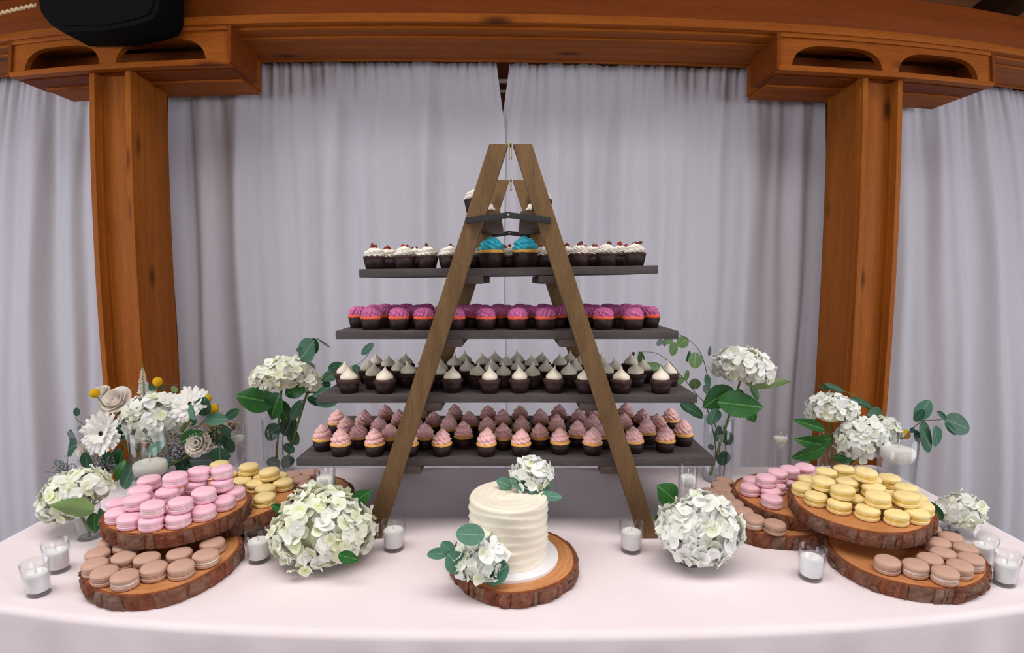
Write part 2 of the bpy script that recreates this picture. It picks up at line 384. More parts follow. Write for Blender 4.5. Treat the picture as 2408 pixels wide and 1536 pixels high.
def bracket(u0, u1, niches, label):
    t = wthing('beam_bracket', label, 'bracket', 'structure')
    z0, z1, v0 = 2.232, 2.388, -0.022
    # arched front plate
    n = 140; top = []; low = []
    def zl(u):
        for a, b in niches:
            if a < u < b:
                h = (b - a) / 2; x = abs((u - (a + b) / 2) / h)
                return z0 + 0.016 + 0.094 * (1 - x ** 4) ** 0.5 if x < 1 else z0 + 0.016
        return z0 + 0.016
    us = sorted([u0 + (u1 - u0) * i / n for i in range(n + 1)] + [e + d for a, b in niches for e in (a, b) for d in (-0.001, 0.001)])
    mb = MB()
    poly = [(u, z1) for u in us] + [(u, zl(u)) for u in reversed(us)]
    k = len(us); vs = [(u, y, z) for y in (v0, v0 + 0.028) for u, z in poly]; N = len(poly); fs = []
    for i in range(k - 1):
        fs.append((i, i + 1, N - 2 - i, N - 1 - i)); fs.append((N + i, N + N - 1 - i, N + N - 2 - i, N + i + 1))
    fs += [(i, i + N, (i + 1) % N + N, (i + 1) % N) for i in range(N)]
    mb.add(vs, fs); obj('arched_front', mb.mesh('arched_front', 'cedar_horizontal', False), t)
    obj('bottom_lip', MB().box(u0 - 0.006, u1 + 0.006, v0 - 0.014, v0 + 0.03, z0 - 0.006, z0 + 0.017).mesh('bottom_lip', 'cedar_horizontal', True, 0.002), t)
    obj('end_board', MB().box(u0 - 0.016, u0, v0 - 0.012, 0.2, z0, z1).mesh('end_board', 'cedar_dark', False), t)
    obj('end_board', MB().box(u1, u1 + 0.016, v0 - 0.012, 0.2, z0, z1).mesh('end_board', 'cedar_dark', False), t)
    obj('niche_back', MB().box(u0, u1, 0.175, 0.19, z0, z1).mesh('niche_back', 'cedar_dark', False), t)
    obj('niche_floor', MB().box(u0, u1, v0 + 0.028, 0.175, z0, z0 + 0.014).mesh('niche_floor', 'cedar_dark', False), t)
    obj('niche_roof', MB().box(u0, u1, v0 + 0.028, 0.175, z1 - 0.014, z1).mesh('niche_roof', 'cedar_dark', False), t)
    obj('soffit_board', MB().box(u0 + 0.012, u1 - 0.012, 0.03, 0.13, z0 - 0.006, z0 + 0.02).mesh('soffit_board', 'cedar_dark', False), t)
    obj('soffit_board', MB().box(u0 + 0.03, u1 - 0.02, 0.135, 0.312, z0 - 0.014, z0 + 0.02).mesh('soffit_board', 'cedar_horizontal', False), t)
    obj('bracket_body', MB().box(u0 + 0.02, u1 - 0.012, 0.19, 0.31, z0, z1 + 0.01).mesh('bracket_body', 'cedar_horizontal', False), t)
    obj('top_moulding', MB().box(u0 - 0.01, u1 + 0.01, v0 - 0.010, v0 + 0.02, z1 - 0.02, z1 + 0.004).mesh('top_moulding', 'cedar_horizontal', True, 0.003), t)
    return t
bracket(-2.155, -1.165, ((-2.094, -1.731), (-1.658, -1.262)), 'carved cedar bracket with two arched niches above the gerbera bouquet post')
bracket(1.13, 2.168, ((1.187, 1.608), (1.685, 2.097)), 'carved cedar bracket with two arched niches above the yellow macaron post')

t = wthing('header_beam', 'long cedar header beam above the white curtains', 'beam', 'structure')
def bp(name, y0, y1, z0, z1, mat='cedar_horizontal', bev=0.003):
    obj(name, MB().box(-4.6, 4.6, y0, y1, z0, z1).mesh(name, mat, bool(bev), bev), t)
bp('upper_beam', 0.02, 0.30, 2.421, 2.606, 'cedar_dark')
bp('ledge_strip', -0.040, 0.05, 2.386, 2.421)
bp('cove_strip', -0.005, 0.06, 2.374, 2.386)
bp('soffit_strip', 0.06, 0.115, 2.366, 2.40)
bp('soffit_plank', 0.115, 0.31, 2.374, 2.40)
bp('soffit_plank', 0.03, 0.06, 2.380, 2.40, 'cedar_dark')
bp('back_fascia', 0.295, 0.315, 2.369, 2.45, 'cedar_horizontal')
for u in (-3.3, -2.7, 2.35, 3.2):
    r = wthing('roof_rafter', 'dark rough rafter resting on the header beam ' + {-3.3: 'far beyond the hanging fixture', -2.7: 'beside the hanging fixture', 2.35: 'above the yellow macaron post', 3.2: 'out past the yellow macaron post'}[u], 'rafter', 'structure')
    obj('rafter_timber', MB().box(u - 0.05, u + 0.05, -1.6, 0.5, 0, 0.14).mesh('rafter_timber', 'roof_boards', True, 0.004), r, (0, 0, 2.615), (R(-12), 0, 0))

# curtains
def curtain(u0, u1, ztop, seed, label, edge=None, flare=0.0, v=0.40):
    rr = random.Random(seed)
    comps = [(rr.uniform(0.9, 1.15) * lam, amp, rr.uniform(0, 6.28), rr.uniform(-1, 1)) for lam, amp in ((0.36, 0.015), (0.23, 0.016), (0.15, 0.011), (0.10, 0.0045))]
    nu = int((u1 - u0) / 0.0070); nv = 34
    def fn(a, b):
        z = ztop * (1 - b ** 1.5)
        zz = (ztop - z)
        u = u0 + (u1 - u0) * a
        y = v - flare * (zz / ztop) * min(1, max(0, (abs(u) - 1.7) / 0.9))
        for lam, amp, ph, tw in comps:
            y += amp * math.sin(2 * math.pi * u / lam + ph + 0.9 * tw * zz + 0.8 * math.sin(u * 3.1 + ph)) * (0.40 + 0.60 * min(1, zz / 0.6))
        y += 0.005 * math.exp(-zz / 0.07) * math.sin(2 * math.pi * u / 0.030 + 2 * math.sin(u * 9))
        y += 0.006 * math.exp(-zz / 0.22) * math.sin(2 * math.pi * u / 0.055 + 1.3 * math.sin(u * 7))
        if edge is not None:                          # leading edge pulled aside near the top
            side, shift = edge; q = (1 - a) if side > 0 else a
            u += shift * max(0.0, 1 - zz / 0.36) * max(0, 1 - q * 7)
            y += 0.004 * max(0, 1 - q * 14) * (1 if side < 0 else -1)
        u += 0.006 * math.sin(zz * 5 + u * 14)
        return (u, y, z)
    mb = MB().grid(fn, nu, nv)
    c = wobj('curtain', mb.mesh('curtain', 'curtain_voile', True))
    return tag(c, label, 'curtain', 'white voile curtains')
curtain(-3.6, -1.72, 2.40, 1, 'white gathered voile curtain at the table end behind the gerberas', flare=0.30)
curtain(-1.682, -0.026, 2.40, 2, 'white gathered voile curtain between gerbera bouquet post and the gap', edge=(1, -0.034), v=0.399)
curtain(-0.055, 1.622, 2.40, 2, 'white gathered voile curtain between the gap and yellow macaron post', edge=(-1, 0.056), v=0.402)
curtain(1.675, 3.6, 2.40, 4, 'white gathered voile curtain at the table end beyond yellow macarons', flare=0.36)
t = wthing('curtain_rod', 'pale curtain rod glimpsed through the gap between curtains', 'rod')
obj('rod', MB().tube([(-3.8, 0.50, 2.352), (3.8, 0.50, 2.352)], 0.011, 12).mesh('rod', 'rod_white'), t)
obj('lower_rod', MB().tube([(-3.8, 0.53, 2.312), (3.8, 0.53, 2.312)], 0.008, 12).mesh('lower_rod', 'rod_white'), t)

# black fixture hanging in front of the beam, rope beside it
q = [at_y(x, y, 1.95) for x, y in ((86, -20), (96, 30), (118, 58), (146, 75), (250, 72), (322, 58), (362, 44), (374, 20), (377, -20))]
t = thing('hanging_fixture', 'black rounded fixture hanging in front of the beam', 'fixture', q[4])
poly = [(p.x - q[4].x, p.z - q[4].z) for p in q]; zt = 0.42
poly = [(poly[0][0], zt)] + poly + [(poly[-1][0], zt)]
obj('housing', MB().prism(poly, 0.0, 0.16).mesh('housing', 'black_paint', True, 0.008), t)
obj('front_grille', MB().prism([(x * 0.9, z * 0.9 + 0.02) for x, z in poly], -0.006, 0.0).mesh('front_grille', 'black_paint', False), t)
obj('hanging_pole', MB().tube([(0, 0.08, 0.40), (0, 0.08, 3.70 - q[4].z)], 0.018, 10).mesh('hanging_pole', 'black_metal'), t)
a, b = at_y(86, 12, 1.99), at_y(0, 31, 1.99); d = (b - a)
pts = [a + d * (i / 40 * 1.6) + Vector((0, 0.004 * math.sin(i * 1.9), 0.004 * math.cos(i * 1.9))) for i in range(41)]
tag(obj('rope', MB().tube(pts, 0.0075, 8).mesh('rope', 'rope')), 'cream rope stretched beside the black hanging fixture', 'rope')

# ------------------------------------------------------------------ table
TX, TY0, TY1 = 1.172, 0.786, 1.556
t = thing('banquet_table', 'long folding banquet table hidden under the blush cloth', 'table', (0, 1.17, 0))
obj('table_top', MB().box(-1.16, 1.16, -0.37, 0.37, 0.715, 0.752).mesh('table_top', 'board_white', True, 0.004), t)
for x in (-0.95, 0.95):
    for y in (-0.28, 0.28):
        obj('leg', MB().tube([(x, y, 0), (x, y, 0.715)], 0.014, 10).mesh('leg', 'steel'), t)
mb = MB(); NP = 480
def per(s, off):                                       # rounded rectangle outline
    r = 0.035 + off; hx, hy = TX - 0.035, (TY1 - TY0) / 2 - 0.035
    L = 4 * (hx + hy); arc = 2 * math.pi * 0.035 * 3; tot = L + arc; d = s * tot
    cx = [(-hx, -hy, -math.pi / 2), (hx, -hy, 0), (hx, hy, math.pi / 2), (-hx, hy, math.pi)]
    for k in range(4):
        ln = 2 * hx if k % 2 == 0 else 2 * hy
        a0 = -math.pi / 2 + k * math.pi / 2
        c = cx[k]; nx, ny = math.cos(a0), math.sin(a0); tx, ty = -ny, nx
        if d <= ln: return c[0] + nx * r + tx * d, c[1] + ny * r + ty * d, nx, ny
        d -= ln; c = cx[(k + 1) % 4]
        if d <= arc / 4:
            a = a0 + d / (arc / 4) * math.pi / 2
            return c[0] + math.cos(a) * r, c[1] + math.sin(a) * r, math.cos(a), math.sin(a)
        d -= arc / 4
    return cx[0][0], cx[0][1] - r, 0, -1
rows = [('s', f) for f in (0.0, 0.3, 0.6, 0.85, 0.94)] + [('e', a) for a in (0, 15, 30, 45, 60, 75, 90)] + [('d', z) for z in (0.73, 0.70, 0.64, 0.55, 0.42, 0.28, 0.12, 0.004)]
def cloth(i, row):
    s = i / NP; x, y, nx, ny = per(s, 0)
    k, v = row; er = 0.014
    if k == 's': return (x * v, y * v, 0)
    if k == 'e':
        a = R(v); return (x - nx * er * (1 - math.sin(a)), y - ny * er * (1 - math.sin(a)), -er * (1 - math.cos(a)))
    dz = TZ - v; amp = min(1, max(0, (dz - 0.02) / 0.4))
    w_ = amp * (0.018 * math.sin(s * 2 * math.pi * 31 + 2 * math.sin(s * 40)) + 0.012 * math.sin(s * 2 * math.pi * 57)) + 0.02 * amp
    return (x + nx * w_, y + ny * w_, v - TZ)
vs = [cloth(i, r_) for r_ in rows for i in range(NP)]
fs = [(j * NP + i, j * NP + (i + 1) % NP, (j + 1) * NP + (i + 1) % NP, (j + 1) * NP + i) for j in range(len(rows) - 1) for i in range(NP)]
mb.add(vs, fs)
tag(obj('tablecloth', mb.mesh('tablecloth', 'tablecloth', True, weld=1e-6), loc=(0, (TY0 + TY1) / 2, TZ)), 'blush linen tablecloth draped over the long dessert table', 'tablecloth')

# ------------------------------------------------------------------ stepladder display stand
ZA = 1.63; FY0, FY1, RY0, RY1 = 1.105, 1.128, 1.497, 1.520
def rail_x(z, side):                                   # outer and inner edge of a rail at height z
    k = (z - TZ) / (ZA - TZ)
    a, b = -0.335 + 0.291 * k, -0.291 + 0.287 * k
    return (a - 0.004, b - 0.004) if side < 0 else (-b - 0.002, -a - 0.002)
lad = thing('stepladder', 'weathered wooden double stepladder standing on the cloth as a display stand', 'ladder', (0, 1.31, TZ))
o0 = Vector((0, 1.31, TZ))
def lp(name, me, loc=(0, 0, 0)): return obj(name, me, lad, Vector(loc))
for y0, y1 in ((FY0, FY1), (RY0, RY1)):
    for s in (-1, 1):
        b0, b1 = rail_x(TZ, s); t0, t1 = rail_x(ZA, s)
        mb = MB().prism([(b0, 0), (b1, 0), (t1, ZA - TZ), (t0, ZA - TZ)], y0 - 1.31, y1 - 1.31)
        lp('rail', mb.mesh('rail', 'ladder_wood', True, 0.0022))
SHELVES = [(1.372, -0.337, 0.322), (1.231, -0.393, 0.371), (1.086, -0.438, 0.418), (0.939, -0.493, 0.465)]
TH = 0.018
for zt in [1.494] + [s[0] - TH for s in SHELVES]:
    for s in (-1, 1):
        x0, x1 = rail_x(zt, s)
        if s < 0: x0, x1 = x0 + 0.002, x1 + 0.034
        else: x0, x1 = x0 - 0.034, x1 - 0.002
        if zt > 1.45: x0, x1 = (x0 + 0.004, x1 - 0.006) if s < 0 else (x0 + 0.006, x1 - 0.004)
        lp('tread', MB().box(x0, x1, FY1 - 1.31, RY0 - 1.31, zt - 0.018 - TZ, zt - TZ).mesh('tread', 'ladder_wood' if zt > 1.45 else 'shelf_edge', True, 0.002))
for yy, nm in ((FY0 - 0.004, 0), (RY1 + 0.004, 1)):    # folding spreader bars
    zb = 1.471 - TZ; y = yy - 1.31
    for sgn, xa in ((-1, -0.090), (1, 0.074)):
        xm, zm = -0.008, zb + 0.011
        d = Vector((xm - xa, 0, zm - zb)); L = d.length; ang = math.atan2(d.z, d.x)
        mb = MB().prism([(-0.009, -0.0068), (L + 0.006, -0.0060), (L + 0.006, 0.0060), (-0.009, 0.0068)], -0.0022, 0.0022)
        bar = lp('spreader_bar', mb.mesh('spreader_bar', 'black_metal', True, 0.001), (xa, y - 0.001 * sgn, zb)); bar.rotation_euler = (0, -ang, 0)
        obj('rivet', MB().lathe([(0.0001, -0.0045), (0.002, -0.004), (0.0028, -0.002), (0.0028, 0.003), (0.0001, 0.003)], 10).mesh('rivet', 'black_metal'), bar, (0, 0, 0), (R(90), 0, 0))
    obj('rivet', MB().lathe([(0.0001, -0.005), (0.002, -0.0045), (0.0028, -0.002), (0.0028, 0.003), (0.0001, 0.003)], 10).mesh('rivet', 'steel'), bar, Vector((L, 0, 0)), (R(90), 0, 0))
for y in (FY0, RY0):
    h = lp('hinge', MB().box(-0.0062, -0.0046, 0, 0.022, -0.028, 0.0).box(-0.0014, 0.0002, 0, 0.022, -0.028, 0.0).mesh('hinge', 'brass', False), (0.0, y - 1.31, ZA - TZ))
    obj('hinge_pin', MB().tube([(-0.003, -0.001, 0.0005), (-0.003, 0.023, 0.0005)], 0.0028, 10).mesh('hinge_pin', 'brass'), h)
SN = ('top', 'second', 'third', 'bottom')
for i, (z, x0, x1) in enumerate(SHELVES):
    b = MB().box(x0, x1, FY1 + 0.001, RY0 - 0.001, -TH, 0).mesh('shelf_board', 'shelf_stain', True, 0.0018)
    o = tag(obj('shelf_board', b, loc=(0, 0, z)), 'dark stained shelf board across the stepladder, ' + {'top': 'topmost and shortest, below the blue cupcakes', 'second': 'under the magenta cupcakes', 'third': 'under the chocolate cupcakes with cream peaks', 'bottom': 'lowest and longest, under the pink cupcakes'}[SN[i]], 'shelf', 'stepladder shelf boards')
    if i == 0: o.rotation_euler = (0, R(-0.75), 0); o.location.z += 0.0002

# ------------------------------------------------------------------ cupcakes
def liner_mesh(r0, r1, h, n=28):
    def rf(a, z): return 1 + 0.022 * math.cos(a * n)
    return MB().lathe([(0.0004, 0.0), (r0, 0.0), (r0 + (r1 - r0) * 0.5, h * 0.5), (r1, h), (r1 * 0.96, h - 0.001), (r1 * 0.93, h - 0.004)], n * 2, rf).mesh('liner', 'liner_brown')
def dome_mesh(r, h, mat, rough, seed, z0):
    rr = random.Random(seed); ph = [rr.uniform(0, 6.28) for _ in range(6)]
    def rf(a, z): return 1 + rough * (math.sin(3 * a + ph[0]) + 0.8 * math.sin(7 * a + ph[1] + z * 300) + 0.7 * math.sin(13 * a + ph[2]))
    return MB().lathe([(r * 0.90, z0 - 0.005), (r * 1.0, z0), (r * 1.02, z0 + h * 0.35), (r * 0.93, z0 + h * 0.7), (r * 0.6, z0 + h), (0.0004, z0 + h * 1.05)], 32, rf).mesh('cake', mat)
def swirl_mesh(rad, h, mat, ridges, turns, z0, seed, pointy=1.0, tw=2.4, depth=0.10):
    rr = random.Random(seed); ph = rr.uniform(0, 1); lean = rr.uniform(-0.004, 0.004)
    def fn(u, v):
        a = 2 * math.pi * u; t = (v * turns - u + ph) % 1.0
        tier = math.sin(math.pi * t) ** 0.6
        env = (1 - v ** (2.1 if pointy else 2.6)) ** 0.85 * (0.92 + 0.08 * min(1, v * 8)) * (1 - 0.16 * max(0, v - 0.55) / 0.45) if v < 1 else 0.0
        r = rad * max(0.02 if v < 1 else 0, env) * (0.80 + 0.25 * tier) * (1 + depth * math.cos(ridges * (a + tw * v)))
        z = z0 + h * (v ** (1.0 if pointy else 0.85)) - 0.002 * (1 - tier) * (1 - v)
        return (r * math.cos(a) + lean * v * v, r * math.sin(a) + 0.6 * lean * v * v, z)
    return MB().grid(fn, 60, 26, True).mesh('frosting', mat)
def ruffle_mesh(rad, h, mat, z0, seed):
    rr = random.Random(seed); ph = [rr.uniform(0, 6.28) for _ in range(8)]
    def fn(u, v):
        a = 2 * math.pi * u; phi = v * math.pi / 2
        wv = math.sin(9 * a + 7 * v + ph[0] + 1.2 * math.sin(3 * a + ph[1])) * math.sin(11 * v + 2 * math.sin(2 * a + ph[2]) + ph[3])
        wv += 0.6 * math.sin(14 * a - 9 * v + ph[4])
        k = 1 + 0.125 * wv * min(1, (1 - v) * 3)
        return (rad * math.cos(phi) ** 0.75 * k * math.cos(a), rad * math.cos(phi) ** 0.75 * k * math.sin(a), z0 + h * math.sin(phi) * (0.96 + 0.06 * wv * (1 - v)))
    return MB().grid(fn, 64, 20, True).mesh('frosting', mat)
def kiss_mesh(rad, h, mat, z0, seed):
    rr = random.Random(seed); lx, ly = rr.uniform(-0.008, 0.008), rr.uniform(-0.008, 0.008); ph = rr.uniform(0, 6.28)
    prof = [(0.86, 0.0), (0.98, 0.06), (1.0, 0.16), (0.93, 0.28), (0.76, 0.40), (0.52, 0.52), (0.31, 0.63), (0.17, 0.74), (0.085, 0.85), (0.035, 0.95), (0.002, 1.0)]
    def fn(u, v):
        r, z = prof[round(v * 10)]; a = 2 * math.pi * u
        k = 1 + 0.05 * math.sin(2 * a + ph + 3 * z) + 0.025 * math.sin(5 * a + 6 * z)
        b = max(0, z - 0.45) ** 2 * 2.2
        return (rad * r * k * math.cos(a) + lx * b, rad * r * k * math.sin(a) + ly * b, z0 + h * z)
    return MB().grid(fn, 28, 11, True).mesh('frosting', mat)
LH = 0.0255
LIN, LINB = liner_mesh(0.0185, 0.0236, LH), liner_mesh(0.0230, 0.0292, 0.034, 34)
KINDS = {
 'pink': (LIN, [dome_mesh(0.0236, 0.007, 'cake_vanilla', 0.008, i, LH) for i in range(3)], [swirl_mesh(0.0212, 0.034 + 0.003 * (i % 2), 'frost_pink', 9, 3.0, LH + 0.003, i) for i in range(4)]),
 'magenta': (LIN, [dome_mesh(0.0238, 0.008, 'cake_orange', 0.006, i, LH) for i in range(3)], [ruffle_mesh(0.0212, 0.022, 'frost_magenta', LH + 0.0055, i) for i in range(4)]),
 'cream': (LIN, [dome_mesh(0.0250, 0.008, 'cake_chocolate', 0.028, i, LH) for i in range(3)], [kiss_mesh(0.0192, 0.034, 'frost_cream', LH + 0.005, i) for i in range(5)]),
 'white': (LIN, [dome_mesh(0.0240, 0.006, 'cake_chocolate', 0.010, i, LH) for i in range(3)], [swirl_mesh(0.0215, 0.024, 'frost_white', 11, 2.2, LH + 0.002, i, 0, 2.8, 0.12) for i in range(4)]),
 'blue': (LINB, [dome_mesh(0.0296, 0.008, 'cake_vanilla', 0.005, i, 0.034) for i in range(2)], [swirl_mesh(0.0265, 0.034, 'frost_blue', 8, 2.6, 0.037, i, 0, 2.6, 0.11) for i in range(2)]),
}
GAR = [MB().box(-0.0035, 0.0035, -0.0014, 0.0014, 0, 0.007).mesh('garnish', 'garnish_red', True, 0.001), MB().lathe([(0.0003, 0), (0.0016, 0.001), (0.0022, 0.0035), (0.0016, 0.006), (0.0003, 0.0075)], 7, lambda a, z: 1 + 0.35 * math.cos(2 * a)).mesh('garnish', 'garnish_brown'),
       MB().box(-0.0022, 0.0022, -0.0016, 0.0016, 0, 0.0045).mesh('garnish', 'garnish_brown', True, 0.0008)]
SPR = MB().ball((0, 0, 0), 0.0016, 6, 4).mesh('sprinkle', 'sprinkle_red')
def cupcake(kind, loc, label, group, scale=1.0):
    lin, domes, fr = KINDS[kind]
    c = thing('cupcake', label, 'cupcake', loc, (0, 0, rng.uniform(0, 6.28)), group); c.scale = (scale,) * 3
    obj('liner', lin, c); obj('cake', rng.choice(domes), c)
    f = obj('frosting', rng.choice(fr), c); f.rotation_euler.z = rng.uniform(0, 6.28)
    if kind == 'white':
        for _ in range(rng.choice((2, 3, 3, 4))):
            g = obj('garnish', rng.choice(GAR), c, (jit(0.007), jit(0.007), LH + 0.0225 + jit(0.002)), (jit(1.0), jit(1.0), jit(3)), rng.uniform(1.1, 1.6))
    if kind == 'blue':
        for k in range(16):
            a = rng.uniform(0, 6.28); q = rng.uniform(0, 0.75)
            obj('sprinkle', SPR, c, (0.024 * (1 - q) * math.cos(a), 0.024 * (1 - q) * math.sin(a), 0.040 + 0.030 * q + 0.004))
    return c
def relax(pts, dmin, bounds=None, it=60):
    P = [Vector((p[0], p[1])) for p in pts]; A = [p.copy() for p in P]
    for k in range(it):
        for i in range(len(P)):
            for j in range(i):
                d = P[i] - P[j]; L = d.length
                if L < dmin:
                    if L < 1e-6: d = Vector((1, 0)); L = 1
                    q = d * ((dmin - L) / L / 2); P[i] += q; P[j] -= q
            P[i] += (A[i] - P[i]) * 0.03
            if bounds: P[i] = bounds(P[i])
    return P
PINK = [  # rows from the front: (x, y) of the cake rim in the photo
 [(800, 1045), (882, 1043), (960, 1045), (1039, 1043), (1144, 1044), (1225, 1043), (1317, 1039), (1393, 1041), (1490, 1037), (1564, 1035)],
 [(760, 1032), (845, 1027), (918, 1029), (1000, 1028), (1090, 1026), (1184, 1029), (1270, 1028), (1358, 1024), (1420, 1026), (1521, 1017), (1606, 1021)],
 [(815, 1012), (892, 1011), (975, 1008), (1056, 1008), (1146, 1010), (1226, 1010), (1309, 1008), (1393, 1007), (1467, 1005), (1547, 1006)],
 [(791, 994), (856, 996), (940, 996), (1019, 998), (1105, 998), (1182, 995), (1272, 994), (1362, 993), (1430, 993), (1510, 991), (1577, 988)],
 [(908, 983), (984, 979), (1070, 982), (1148, 982), (1224, 983), (1314, 982), (1393, 979), (1470, 978)]]
CREAM = [
 [(821, 896), (905, 897), (998, 894), (1064, 895), (1151, 899), (1222, 896), (1303, 896), (1380, 900), (1463, 899), (1554, 897)],
 [(812, 882), (880, 887), (958, 881), (1030, 884), (1123, 887), (1184, 887), (1252, 888), (1338, 885), (1426, 881), (1494, 883), (1572, 882)],
 [(867, 875), (940, 876), (1035, 876), (1098, 876), (1156, 875), (1219, 874), (1284, 877), (1353, 875), (1446, 873), (1512, 875)],
 [(885, 860), (913, 864), (952, 860), (1029, 862), (1066, 863), (1136, 861), (1190, 863), (1250, 864), (1317, 862), (1366, 861), (1413, 860), (1484, 860)],
 [(1005, 855), (1093, 856), (1164, 855), (1217, 854), (1274, 856), (1340, 854)]]
def rim_xy(rows, zs):
    out = []
    for r_ in rows: out.append([at_z(x, y, zs + LH + 0.001) for x, y in r_])
    return out
RN = ('front', 'second', 'third', 'fourth', 'rearmost')
def shelf_cakes(kind, rows, z, x0, x1, text, group):
    flat = [(p.x, p.y) for r_ in rows for p in r_]; idx = [i for i, r_ in enumerate(rows) for _ in r_]
    bnd = lambda p: Vector((min(max(p.x, x0 + 0.027), x1 - 0.027), min(max(p.y, FY1 + 0.027), RY0 - 0.026)))
    P = relax(flat, 0.0485, bnd)
    for i in range(len(rows)):
        row = sorted([p for p, k in zip(P, idx) if k == i], key=lambda p: p.x)
        for n, p in enumerate(row):
            cupcake(kind, (p.x, p.y, z), '%s, %s from gerbera end, %s row' % (text, ordinal(n), RN[i]), group)
z, x0, x1 = SHELVES[3]; shelf_cakes('pink', rim_xy(PINK, z), z, x0, x1, 'pink swirl cupcake on lowest shelf', 'pink cupcakes on the lowest shelf')
z, x0, x1 = SHELVES[2]; shelf_cakes('cream', rim_xy(CREAM, z), z, x0, x1, 'chocolate cupcake with cream peak on third shelf', 'cream peak cupcakes on the third shelf')
z, x0, x1 = SHELVES[1]
MAG = [(1.163, [873, 938, 996, 1070, 1142, 1218, 1283, 1419, 1489]), (1.215, [840, 908, 975, 1107, 1177, 1250, 1313, 1383, 1452, 1528]), (1.272, [878, 930, 985, 1040, 1090, 1140, 1192, 1240, 1290, 1345, 1400, 1447, 1500]), (1.330, [905, 955, 1003, 1068, 1120, 1172, 1223, 1278, 1330, 1378, 1433, 1470])]
shelf_cakes('magenta', [[at_y(px, 740, Y) for px in l_] for Y, l_ in MAG], z, x0, x1, 'magenta ruffle cupcake on second shelf', 'magenta cupcakes on the second shelf')
z, x0, x1 = SHELVES[0]
WHT = [(1.162, [880, 952, 1013, 1048, 1363, 1427, 1493]), (1.215, [914, 976, 1111, 1195, 1276, 1332, 1393, 1456]), (1.270, [900, 950, 1000, 1060, 1150, 1235, 1310, 1370, 1420, 1472])]
rows = [[at_y(px, 610, Y) for px in l_] for Y, l_ in WHT]
flat = [(p.x, p.y) for r_ in rows for p in r_]; idx = [i for i, r_ in enumerate(rows) for _ in r_]
bl = [at_y(1156, 600, 1.163), at_y(1235, 600, 1.163)]
bnd = lambda p: Vector((min(max(p.x, x0 + 0.026), x1 - 0.026), min(max(p.y, FY1 + 0.027), RY0 - 0.026)))
P = relax(flat + [(b.x, b.y) for b in bl], 0.0495, bnd)
tilt = math.tan(R(0.75))
for i in range(3):
    row = sorted([p for p, k in zip(P, idx) if k == i], key=lambda p: p.x)
    for n, p in enumerate(row):
        cupcake('white', (p.x, p.y, z + tilt * p.x), 'nut-topped white swirl chocolate cupcake on topmost shelf, %s from gerbera end, %s row' % (ordinal(n), RN[i]), 'white cupcakes on the topmost shelf')
for n, p in enumerate(P[-2:]):
    cupcake('blue', (p.x, p.y, z + tilt * p.x), 'large blue frosted cupcake with red sprinkles, ' + ('nearer the gerberas' if n == 0 else 'farther from the gerberas'), 'blue cupcakes')
for s, nm in ((-1, 'gerbera side'), (1, 'yellow macaron side')):
    xa, xb = rail_x(1.494, s); xc = (xa + xb) / 2 + (-0.006 if s < 0 else 0.006)
    for y, w_ in ((1.165, 'front'), (1.345, 'rear')):
        cupcake('white', ({(-1, 1): -0.083, (1, 1): 0.066, (-1, 0): -0.068, (1, 0): 0.060}[(s, int(y < 1.2))], y, 1.494), 'white swirl cupcake perched on the high ladder tread, %s, %s' % (nm, w_), 'cupcakes on the ladder treads')

